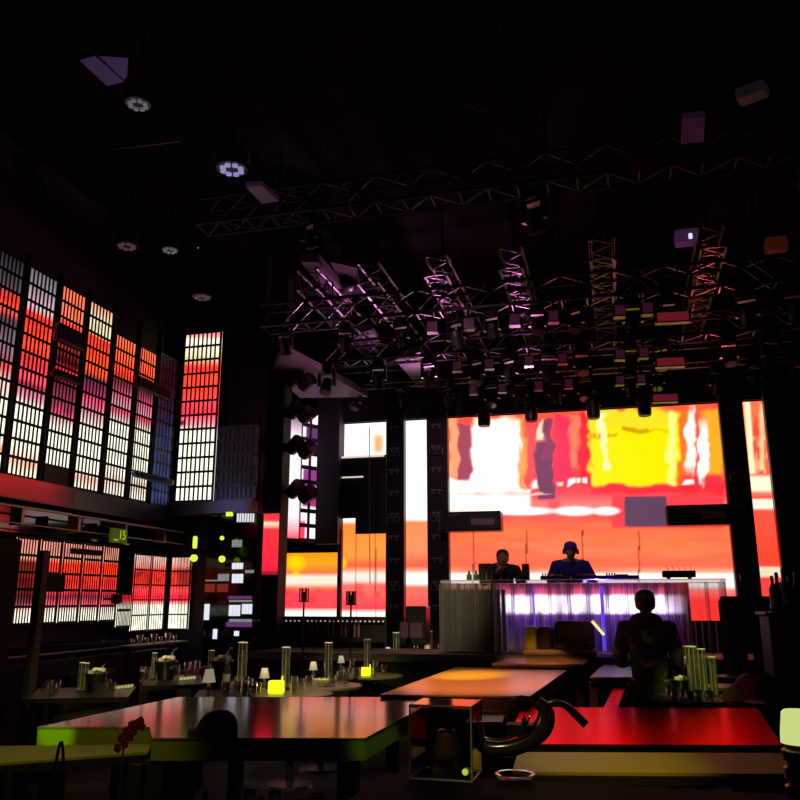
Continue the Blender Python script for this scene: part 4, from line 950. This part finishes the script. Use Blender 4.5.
def mk_candle():
    t = thing('tealight', '', 'candle')
    MB().lathe([(.02, 0), (.024, .035), (.021, .035), (.018, .01), (.001, .008)], n=12).build('cup', glass, t, True); MB().lathe([(.017, .01), (.017, .03), (.002, .034)], n=10).build('wax', candle_m, t); return t
def mk_block():
    t = thing('light_block', '', 'lamp')
    MB().bbox(-.065, .065, -.045, .045, 0, .11, .012).build('body', yellow_glow, t); MB().tube([(.05, 0, .10), (.055, 0, .15)], .008, 6).build('spout', yellow_glow, t); return t
def mk_bowl():
    t = thing('glass_bowl', '', 'bowl')
    MB().lathe([(.05, 0), (.1, .02), (.12, .06), (.125, .065), (.115, .06), (.05, .012), (.001, .01)], n=18).build('bowl', crystal, t, True)
    m = MB()
    for k in range(14): a = k * 2.4; rr = .08 * math.sqrt((k + .5) / 14); m.ball((rr * math.cos(a), rr * math.sin(a), .045), .022, 6)
    tag(m.build('ice', mat('yellow_green_fruit', (.5, .5, .15), .4), t), kind='stuff'); return t
def mk_bottle():
    t = thing('wine_bottle', '', 'bottle')
    MB().lathe([(.034, 0), (.036, .01), (.036, .19), (.014, .24), (.013, .30), (.001, .305)], n=14).build('body', mat('dark_bottle_glass', (.02, .03, .008), .12, spec=1), t, True)
    MB().lathe([(.037, .06), (.037, .15)], n=14).build('label_band', mat('pale_label', (.3, .3, .2), .6), t); MB().lathe([(.015, .25), (.015, .30), (.01, .31)], n=10).build('foil', steel, t); return t
tum = mk_glass(.034, .09); flute = mk_glass(.028, .14, name='highball_glass'); twr = mk_tower(); lmp = mk_lamp(); bkt = mk_bucket(); cdl = mk_candle(); blk = mk_block(); bwl = mk_bowl(); btl = mk_bottle()
POS = {}
def put(o, px, py, label, group, Z=.75, s=1.0, rz=0):
    return place(o, P(px, py, Z=Z) + Vector((0, 0, .001)), rz, label, group, s)
RT = [  # name, table centre px, radius
    ('nearest round table beside the large white table', 292, 693, .36),
    ('second round table along the row', 322, 685, .38),
    ('third round table along the row', 370, 675, .36),
    ('fourth round table along the row', 398, 668, .34),
    ('farthest round table by the stage', 442, 658, .34)]
for n_, px, py, r in RT: round_table('round cream ' + n_, px, py, r)
short = ['nearest round table', 'second round table', 'third round table', 'fourth round table', 'farthest round table']
for k, (px, py, s_) in enumerate([(285, 690, 1.12), (328, 683, 1.15), (367, 674, 1.1), (396, 666, 1.2), (430, 657, 1.05)]): put(twr, px, py, 'tall clear glass cylinder on the ' + short[k], 'tall glass cylinders', s=s_)
for k, (px, py, s_) in enumerate([(264, 691, 1), (313, 681, .95), (341, 672, .9), (388, 663, 1.0), (427, 658, .95)]): put(lmp, px, py, 'small table lamp with pale shade on the ' + short[k], 'small table lamps', s=s_)
put(blk, 276, 694, 'glowing yellow block between lamp and cylinder on the nearest round table', 'glowing blocks', rz=.1, s=1.0)
put(blk, 366, 676, 'dimmer yellow block on the third round table', 'glowing blocks', rz=.2, s=.8)
put(bwl, 324, 686, 'bowl of yellow green fruit on the second round table', 'glass bowls'); put(bwl, 394, 667, 'bowl of fruit on the fourth round table', 'glass bowls', s=.9)
ct = 0
where = ['left', 'right', 'front', 'back']
for k, (px, py) in enumerate([(294, 695), (300, 690), (257, 695), (245, 696), (332, 687), (340, 682), (346, 684), (309, 687), (356, 678), (375, 676), (379, 672), (384, 674), (352, 673), (403, 668), (408, 669), (385, 668), (405, 664), (436, 659), (440, 656), (420, 660), (448, 658), (416, 657)]):
    ti = 0 if k < 4 else 1 if k < 8 else 2 if k < 13 else 3 if k < 17 else 4
    put(tum if k % 3 else flute, px, py, '%s glass on the %s, %s in its cluster' % ('short clear' if k % 3 else 'taller clear', short[ti], ordn[k - (0, 4, 8, 13, 17)[ti]]), 'clear glasses on the round tables', s=1.1)
put(lmp, 208, 699, 'pale table lamp left of the nearest round table, largest of the small lamps', 'small table lamps', s=1.15, Z=.78)
# left tables (dark, rectangular) with bucket sets
table('side_table', 'dark side table at left holding an ice bucket and glass rows', [(22, 699), (128, 697), (136, 687), (40, 688)], .75, .04, mat('dark_tabletop', (.012, .010, .009), .35))
table('side_table', 'dark side table behind, left of the tall glass cylinder', [(142, 686), (204, 684), (200, 674), (143, 677)], .80, .04, mat('dark_tabletop'))
table('side_table', 'dark side table near the nearest round table at its left', [(190, 702), (240, 701), (244, 689), (199, 690)], .78, .04, mat('dark_tabletop'))
put(bkt, 95, 692, 'dark ice bucket with tongs on the leftmost side table', 'ice buckets', s=1.15)
put(bkt, 165, 680, 'dark ice bucket with tongs on the middle side table', 'ice buckets', s=1.25, Z=.80)
put(bkt, 221, 680, 'dark ice bucket with tongs behind the tall cylinder at left', 'ice buckets', s=1.25, Z=.82)
put(twr, 80, 692, 'short thick glass cylinder on the leftmost side table', 'short glass cylinders', s=.75)
put(twr, 84, 692, 'second glass cylinder touching the ice bucket on the leftmost side table', 'short glass cylinders', s=.74)
put(twr, 153, 680, 'glass cylinder beside the ice bucket on the middle side table', 'short glass cylinders', s=.75, Z=.80)
put(twr, 210, 682, 'glass cylinder just behind the largest small lamp', 'short glass cylinders', s=.85, Z=.80)
put(twr, 241, 690, 'tall glass cylinder with bright rim left of the nearest round table', 'tall glass cylinders', s=1.2, Z=.78)
for k in range(9): put(tum, 44 + k * 4.2 + (34 if k > 3 else 0), 693 - (k % 2) * 3, 'short clear glass on the leftmost side table, %s from the left' % ordn[k], 'clear glasses on the leftmost side table', s=1.0)
for k in range(6): put(cdl, 115 + k * 3.3, 690 - k * .4, 'glowing tealight on the leftmost side table, %s from the left' % ordn[k], 'tealights')
for k in range(5): put(cdl, 181 + k * 3.2, 681 - k * .3, 'glowing tealight on the middle side table, %s from the left' % ordn[k], 'tealights', Z=.80)
for k, (px, py) in enumerate([(142, 682), (147, 683), (176, 680), (186, 677), (192, 676), (197, 675)]): put(flute, px, py, 'taller clear glass on the middle side table, %s from the left' % ordn[k], 'clear glasses on the middle side table', Z=.80)
for k, (px, py) in enumerate([(226, 696), (232, 690), (248, 692), (252, 696), (237, 695)]): put(tum, px, py, 'short clear glass beside the bright rimmed cylinder, %s from the left' % ordn[k], 'clear glasses by the bright rimmed cylinder', Z=.78, s=1.2)
put(btl, 226, 690, 'yellow green lit bottle left of the bright rimmed cylinder', 'dark wine bottles', Z=.78, s=.9)
# things on the ledge in front of lower lit panels
t = thing('ledge_table', 'narrow pale ledge in front of the square lit panels', 'table', (-5.55, 9.4, 0))
MB().bbox(-.09, .09, -.75, .6, 1.0, 1.03, .005).build('top', round_top, t)
for y in (-.65, .5): MB().box(-.02, .02, y - .02, y + .02, 0, 1.0).build('leg', fixture, t)
for k in range(7): place(tum, (-5.55, P(133 + k * 7, 637, X=-5.55).y, 1.031), 0, 'small glass on the ledge before the square lit panels, %s from the left' % ordn[k], 'glasses on the lit ledge', 1.2 if k % 2 else .8)
# two lantern stands before the low screens
for px, py, ph, nm in [(304, 662, 597, 'left'), (351, 660, 600, 'right')]:
    b0 = P(px, 665, Z=.0); p = P(px, ph, Y=9.3); t = thing('lantern_stand', 'lantern with upright slats on a thin pole, %s one before the low screens' % nm, 'lantern', (p.x, p.y, 0)); z = p.z
    MB().tube([(0, 0, .02), (0, 0, z)], .012, 6).build('pole', dark_edge, t); MB().lathe([(.14, 0), (.13, .02)], n=16).build('foot', dark_edge, t)
    m = MB(); rb = mat('red_brown_metal', (.08, .02, .02), .35, .4)
    for k in range(8): a = k * math.pi / 4; m.box(-.012, .012, -.005, .005, z - .05, z + .09, Matrix.Translation((.055 * math.cos(a), .055 * math.sin(a), 0)) @ Matrix.Rotation(a + math.pi / 2, 4, 'Z'))
    m.lathe([(.065, z - .06), (.065, z - .05)], n=16); m.lathe([(.065, z + .09), (.065, z + .1)], n=16); m.build('lantern', rb, t)
    MB().lathe([(.025, z - .05), (.025, z + .06)], n=10).build('candle', mat('pink_wax', (.5, .25, .22), .5), t)
# back railing with studs and hanging bottles under the low screens
xa, xb = P(281, 622, Y=10.9).x, P(386, 622, Y=10.9).x; zr = P(330, 621, Y=10.9).z
t = thing('studded_rail', 'dark bar rail with a line of bright studs under the low screens', 'railing', (xa, 10.9, 0)); Lr = xb - xa
MB().bbox(0, Lr, -.03, .03, zr - .03, zr + .06, .01).build('rail', dark_edge, t)
for k in range(24): MB().ball((.03 + k * (Lr - .06) / 23, -.04, zr), .012, 6).build('stud', mat('bright_stud', (.8, .7, .6), .3, 0, (1, .75, .6), .5 if 1 else 0), t)
MB().box(0, Lr, .0, .04, 0, zr - .03).build('panel', dark_edge, t)
for k, px in enumerate([309, 312, 316, 328, 333, 341, 345, 354, 358]):
    q = P(px, 628, Y=10.8); t = thing('upright_bottle', 'slim pale bottle under the studded rail, %s from the left' % ordn[k], 'bottle', (q.x, 10.83, q.z - .12), group='slim bottles under the studded rail')
    MB().lathe([(.014, 0), (.016, .01), (.016, .14), (.006, .17), (.006, .21)], n=8).build('body', mat('pink_grey_glass', (.35, .2, .2), .2), t, True)
    MB().lathe([(.008, .208), (.008, .225)], n=8).build('cap', steel, t)
tag(MB().bbox(xa, xb, 10.75, 10.88, P(330, 628, Y=10.8).z - .18, P(330, 628, Y=10.8).z - .122, .005).build('bottle_shelf', dark_edge), 'dark shelf carrying the slim bottles under the studded rail', 'shelf')
# dark seats between (banquettes)
for k, (xa, ya, xb, yb, label) in enumerate([(-4.75, 8.4, -4.2, 9.3, 'long dark sofa behind the row of round tables'), (-5.68, 7.6, -5.3, 8.5, 'long dark sofa along the low partition at left')]):
    t = thing('dark_sofa', label, 'sofa', ((xa + xb) / 2, (ya + yb) / 2, 0)); hx_, hy_ = (xb - xa) / 2, (yb - ya) / 2
    MB().bbox(-hx_, hx_, -hy_, hy_, .08, .42, .05).build('seat', cloth, t); MB().bbox(-hx_, -hx_ + .18, -hy_, hy_, .4, .8, .05).build('backrest', cloth, t)
    for sx_ in (-1, 1):
        for sy_ in (-1, 1): MB().box(sx_ * hx_ * .85 - .03, sx_ * hx_ * .85 + .03, sy_ * hy_ * .95 - .03, sy_ * hy_ * .95 + .03, 0, .09).build('leg', fixture, t)
# small speakers / gear left of console
for (px, py, w_, hh, nm) in [(418, 606, .3, .32, 'stepped black box at the foot of the narrow led strip'), (408, 622, .2, .3, 'small black box left of the stepped one')]:
    q = P(px, 640, Y=11.6); t = thing('stage_monitor', nm, 'speaker', (q.x, 11.6, .93)); MB().bbox(-w_ / 2, w_ / 2, -.15, .15, 0, P(px, py, Y=11.5).z - .93, .02).build('cabinet', fixture, t); MB().box(-w_ / 3, w_ / 3, -.16, -.15, .1, .3).build('front_grille', lens_d, t)

# ------------------------------------------------------------------ right cluster
put_t = round_table('round tray table behind the red table, carrying the bottle cluster', 694, 697, .33, .80)
round_table('round cream table behind the cluster, farther one', 738, 676, .22, .84)
round_table('round cream table behind the cluster, nearer one', 731, 686, .22, .84)
for k, (px, py, s_) in enumerate([(695, 699, 1.2), (704, 697, 1.12), (715, 697, .93), (691, 694, 1.15)]): put(twr, px, py, 'green lit glass cylinder in the cluster at right, %s from the left' % ['second', 'third', 'fourth', 'first'][k], 'green lit cylinders at right', Z=.80, s=s_ * .98)
for k, (px, py) in enumerate([(688, 695), (693, 694)]): put(btl, px, py, 'dark bottle at the back of the right cluster, %s one' % ('left' if not k else 'right'), 'dark wine bottles', Z=.80, s=.95)
put(bkt, 681, 695, 'small ice bucket at the left of the right cluster', 'ice buckets', Z=.80, s=.85)
for k, (px, py) in enumerate([(670, 697), (675, 701), (684, 702), (690, 703), (699, 702), (666, 693), (710, 703)]): put(tum, px, py, 'short glass at the foot of the right cluster, %s placed' % ordn[k], 'glasses at the right cluster', Z=.80, s=.95)
# red lit stool top right of the cluster and the cloth
poly = [(718, 712), (778, 712), (790, 690), (722, 694)]
table('side_table', 'small red lit table right of the bottle cluster', [(728, 704), (778, 703), (772, 694), (730, 695)], .80, .05, red_reflect_top)
c0 = P(759, 702, Z=.80); t = thing('draped_cloth', 'pale pink cloth heaped in a mound right of the cluster', 'cloth', (c0.x, c0.y + .05, .801))
vs = []; n = 24; rings = 8
for i in range(rings + 1):
    f = i / rings
    for k in range(n):
        a = 2 * math.pi * k / n; rr = (.05 + .21 * f) * (1 + (.10 * math.sin(3 * a + 1) + .05 * math.sin(7 * a)) * f); zz = .20 * (1 - f ** 1.6) + .012 * math.sin(5 * a + 6 * f)
        vs.append((rr * 1.05 * math.cos(a), rr * .7 * math.sin(a), max(.003, zz)))
fs = [(i * n + k, i * n + (k + 1) % n, (i + 1) * n + (k + 1) % n, (i + 1) * n + k) for i in range(rings) for k in range(n)] + [tuple(range(n))]
m = MB(); m.add(vs, fs); m.build('fabric', pinkcloth, t, True)
MB().prism([(.2 * math.cos(a) * 1.05, .14 * math.sin(a)) for a in [k * math.pi / 8 for k in range(16)]], 0, .012).build('hem', pinkcloth, t)
# dark seated shapes / armchairs behind, vase, bottles by right edge
for k, (px, w_, nm) in enumerate([(733, .2, 'left'), (764, .2, 'right')]):
    top = P(px, 596, Y=8.95); t = thing('high_back_chair', 'black high backed chair in shadow at the right, %s one' % nm, 'chair', (top.x, 8.95, 0), R(180), 'black high backed chairs')
    MB().bbox(-w_ / 1.6, w_ / 1.6, -.3, .25, .1, .5, .05).build('seat', cloth, t); MB().bbox(-w_ / 1.7, w_ / 1.7, -.32, -.2, .45, top.z, .09).build('backrest', cloth, t)
    for s_ in (-1, 1):
        for s2 in (-1, 1): MB().tube([(s_ * w_ / 2, s2 * .22, 0), (s_ * w_ / 2, s2 * .22, .12)], .02, 6).build('leg', fixture, t)
q = P(790, 612, Y=8.0); t = thing('back_counter', 'dark counter at the right edge carrying bottles', 'counter', (q.x, 8.0, 0))
MB().bbox(-.22, .6, -.25, .25, 0, q.z - .03, .01).build('body', black, t); MB().bbox(-.25, .63, -.28, .28, q.z - .03, q.z, .01).build('top', dark_edge, t)
for k, px in enumerate([775, 781, 787, 793, 799]):
    place(btl, (P(px, 610, Y=7.95).x, 7.95 + .05 * (k % 2), q.z + .001), 0, 'dark bottle on the counter at the right edge, %s from the left' % ordn[k], 'bottles on the right counter', 1.0 + .1 * (k % 3))
# vase with twigs
q = P(774, 611, Y=8.2)
# ------------------------------------------------------------------ foreground
FG = .95
tfg = thing('dark_foreground_table', 'near black table in the foreground under the glass pipe', 'table', (.1, 2.3, 0))
MB().bbox(-.95, 1.0, -.6, .72, FG - .04, FG, .01).build('tabletop', mat('black_gloss', (.004, .004, .004), .7, spec=.04), tfg)
for x in (-.8, .87):
    for y in (-.52, .64): MB().box(x - .03, x + .03, y - .03, y + .03, 0, FG - .04).build('leg', black, tfg)
# acrylic box of the water pipe
p0 = P(446, 776, Z=FG); ax = p0.x; ay = p0.y + .02
t = thing('water_pipe', 'water pipe with clear acrylic box and curled glossy hose in the foreground', 'water pipe', (ax, ay, FG))
hw = .108; H = P(446, 706, Y=ay - .1).z - FG
rz = 0
for nm, (x0, x1, y0, y1, z0_, z1_) in dict(front=(-hw, hw, -hw, -hw + .006, 0, H), back=(-hw, hw, hw - .006, hw, 0, H), left=(-hw, -hw + .006, -hw, hw, 0, H), right=(hw - .006, hw, -hw, hw, 0, H)).items():
    MB().box(x0, x1, y0, y1, z0_, z1_).build('acrylic_panel', acrylic, t)
m = MB()
for sx_ in (-1, 1):
    for sy_ in (-1, 1): m.tube([(sx_ * hw, sy_ * hw, 0), (sx_ * hw, sy_ * hw, H)], .0035, 6)
for zz in (0.004, H):
    m.tube([(-hw, -hw, zz), (hw, -hw, zz), (hw, hw, zz), (-hw, hw, zz), (-hw, -hw, zz)], .0035, 5)
m.build('box_edges', mat('edge_acrylic', (.4, .38, .35), .2), t)
MB().box(-hw * .98, hw * .98, -hw * .98, hw * .98, H - .008, H + .002).build('lid', glassy('red_acrylic', (.9, .25, .2), .25, .08, .8), t)
MB().box(-hw * .82, hw * .82, -hw * .2, hw * .8, H - .035, H - .012).build('tray', black, t)
MB().tube([(0.0, 0, H - .03), (.01, 0, H * .6), (.035, -.01, .03)], .012, 8).build('inner_tube', steel, t)
MB().lathe([(.03, .0), (.05, .05), (.035, .1), (.03, .12)], (.0, 0, .03), 14).build('inner_bowl', mat('brown_glass', (.4, .26, .12), .2), t, True)
MB().ball((hw * .8, -hw * 1.1, .035), .011, 8).build('valve', mat('yellow_green_valve', (.5, .6, .05), .4, 0, (.5, .65, .05), .8), t, True)
Yh = ay - .02
def hp(lst, dy=0): return [P(a, b, Y=Yh + dy * i / len(lst)) - Vector((ax, ay, FG)) for i, (a, b) in enumerate(lst)]
hose_m = mat('black_gloss_hose', (.05, .038, .025), .18, spec=1)
def smooth_path(pts, n=6):
    pts = [Vector(p) for p in pts]; out = []
    for i in range(len(pts) - 1):
        a, b, c, d = pts[max(i - 1, 0)], pts[i], pts[i + 1], pts[min(i + 2, len(pts) - 1)]
        for k in range(n):
            u_ = k / n; out.append(.5 * ((2 * b) + (c - a) * u_ + (2 * a - 5 * b + 4 * c - d) * u_ * u_ + (3 * b - a - 3 * c + d) * u_ ** 3))
    return out + [pts[-1]]
pth = smooth_path(hp([(476, 722), (482, 745), (505, 749), (528, 742), (545, 728), (547, 712), (537, 702)])); nn = len(pth)
MB().tube(pth, [.020 + .008 * math.sin(math.pi * i / nn) for i in range(nn)], 12).build('thick_hose', hose_m, t, True)
pth = smooth_path(hp([(508, 722), (506, 708), (513, 699), (524, 697), (534, 702), (540, 710), (536, 722), (526, 730)], .04))
MB().tube(pth, .0055, 8).build('hose_loop', mat('glossy_grey_hose', (.12, .10, .08), .12, .6), t, True)
pth = smooth_path(hp([(478, 716), (480, 732), (490, 739), (510, 738), (524, 728), (530, 716)], -.06)); MB().tube(pth, .0035, 8).build('thin_tube', chrome, t, True)
pth = smooth_path(hp([(537, 707), (550, 703), (562, 704), (572, 711), (580, 719), (586, 725)])); nn = len(pth)
MB().tube(pth, [.006 + .008 * min(1, i / nn * 1.5) for i in range(nn)], 12).build('mouthpiece', hose_m, t, True)
MB().box(*[c for c in ((P(485, 0, Y=Yh).x - ax), (P(517, 0, Y=Yh).x - ax))], -.03, .04, P(500, 736, Y=Yh).z - FG, P(500, 724, Y=Yh).z - FG).build('coal_tray', black, t)
MB().ball(P(524, 722, Y=Yh - .03) - Vector((ax, ay, FG)), .016, 10, (.6, .6, 1.3)).build('knob', chrome, t, True)
# tray of cut glass under the pipe
tag(MB().lathe([(.05, 0), (.065, .01), (.068, .02), (.062, .018), (.045, .006), (.001, .005)], P(515, 780, Z=FG) + Vector((0, 0, .001)), 24).build('glass_tray', glass, None, True), 'round glass tray under the curled hose', 'tray')
# bright lamp at right edge
q = P(794, 772, Z=.80); zt_ = 0
t = thing('table_lamp', 'large yellow white glowing lamp on a ribbed base at the right edge', 'lamp', (P(802, 740, Y=2.35).x, 2.35, .951)); hb = P(795, 743, Y=2.35).z - .951; ht = P(795, 710, Y=2.35).z - .951
m = MB(); pr_ = [(.045, 0)]
for k in range(6): z_ = hb * k / 6; pr_ += [(.05, z_ + .003), (.05, z_ + hb / 6 * .6), (.042, z_ + hb / 6 * .7), (.042, z_ + hb / 6 - .001)]
m.lathe(pr_, n=24).build('base', mat('ribbed_dark_metal', (.1, .09, .05), .25, .6), t); MB().lathe([(.05, hb), (.049, hb + .02), (.042, ht - .006), (.036, ht), (.001, ht)], n=24).build('lamp_shade', shade_near, t, True)
# black cap on the large table
c0 = P(208, 737, Z=.855); t = thing('black_cap', 'crumpled black cap lying on the large white table', 'cap', (c0.x, c0.y + .09, .856)); t.scale = (1.3, 1.3, 1.15)
vs = []; n = 24; rings = 9; wcap = .085
for i in range(rings + 1):
    ph = math.pi / 2 * i / rings
    for k in range(n):
        a = 2 * math.pi * k / n; r_ = math.cos(ph) ** .7 * (1 + .05 * math.sin(3 * a + 2) + .03 * math.sin(5 * a)); vs.append((wcap * r_ * math.cos(a) + .012 * math.sin(ph), wcap * r_ * math.sin(a), .10 * math.sin(ph) * (1 + .06 * math.sin(2 * a))))
fs = [(i * n + k, i * n + (k + 1) % n, (i + 1) * n + (k + 1) % n, (i + 1) * n + k) for i in range(rings) for k in range(n)] + [tuple(reversed(range(n)))]
m = MB(); m.add(vs, fs); m.build('crown', cloth, t, True)
MB().prism([(-.06, -.055), (-.10, -.05), (-.125, -.01), (-.11, .03), (-.06, .05)], .0, .02).build('visor', cloth, t)
MB().tube([(-.095, -.03, .02), (-.08, -.055, .05), (-.055, -.065, .07)], .003, 5).build('strap', chrome, t)
# orchid sprig and dark glassware at lower left
v0 = P(128, 800, Y=1.9); FZ = .72
ft = thing('dark_foreground_table', 'near black table at the lower left corner under the orchid vase', 'table', (-1.45, 2.0, 0))
MB().bbox(-.5, .5, -.5, .32, FZ - .04, FZ, .01).build('tabletop', mat('black_gloss'), ft)
for x in (-.44, .44):
    for y in (-.42, .26): MB().box(x - .03, x + .03, y - .03, y + .03, 0, FZ - .04).build('leg', black, ft)
q = P(122, 745, Y=2.0); t = thing('orchid_vase', 'dark red orchid sprig in a slim glass vase at lower left', 'plant', (q.x, 2.0, FZ)); o_ = Vector((q.x, 2.0, FZ))
zv = q.z - FZ
MB().lathe([(.025, 0), (.03, .01), (.022, .09), (.018, .14), (.016, .14), (.02, .09), (.02, .01)], n=14).build('vase', glass, t, True)
st = [Vector((0, 0, .02)), Vector((0, 0, .14))] + [P(a, b, Y=2.0) - o_ for a, b in [(123, 752), (126, 740), (130, 730), (136, 722)]]
MB().tube(st, .0025, 5).build('stem', mat('green_stem', (.05, .08, .02), .6), t)
for a, b in [(118, 748), (125, 744), (122, 738), (130, 737), (127, 731), (134, 731), (136, 724), (142, 726), (141, 721), (132, 725)]:
    c = P(a, b, Y=2.0) - o_; m = MB()
    for k in range(5): an = k * 2 * math.pi / 5 + a; m.ball(c + Vector((.006 * math.cos(an), -.002, .006 * math.sin(an))), .0065, 6, (1, .4, 1))
    m.build('blossom', orchid_m, t, True)
for k, (px, py, hh) in enumerate([(60, 775, .14), (93, 785, .13), (110, 782, .15)]):
    q = P(px, py, Y=2.05 if px > 80 else 1.95); place(flute, (q.x, q.y, FZ + .001), 0, 'dark empty glass in the foreground at lower left, %s from the left' % ordn[k], 'foreground glasses lower left', 1.15)
q = P(61, 752, Y=1.95); t = thing('ring_handle', 'arched dark handle standing at the lower left', 'handle', (q.x, 1.95, FZ)); zz = P(61, 742, Y=1.95).z - FZ
MB().tube(smooth_path([(-.02, 0, .015), (-.018, 0, zz * .7), (-.004, 0, zz), (.012, 0, zz * .85), (.014, 0, zz * .5)], 5), .004, 8).build('arch', chromeb, t, True); MB().lathe([(.03, 0), (.028, .012), (.004, .016)], (-.01, 0, 0), 14).build('foot', chromeb, t)
# bottles on the shelf under the large table
for k, px in enumerate([206, 222, 238, 250, 262, 275, 298, 318]):
    place(twr if k in (3, 5, 7) else flute if k % 2 else btl, (P(px, 790, Y=4.6).x, 4.6, .171), 0, '%s glassware piece on the shelf under the large white table, %s from the left' % ('dim', ordn[k]), 'glassware on the low shelf', 1.0)

for o in list(C.objects):
    if 'used' in o: del o['used']
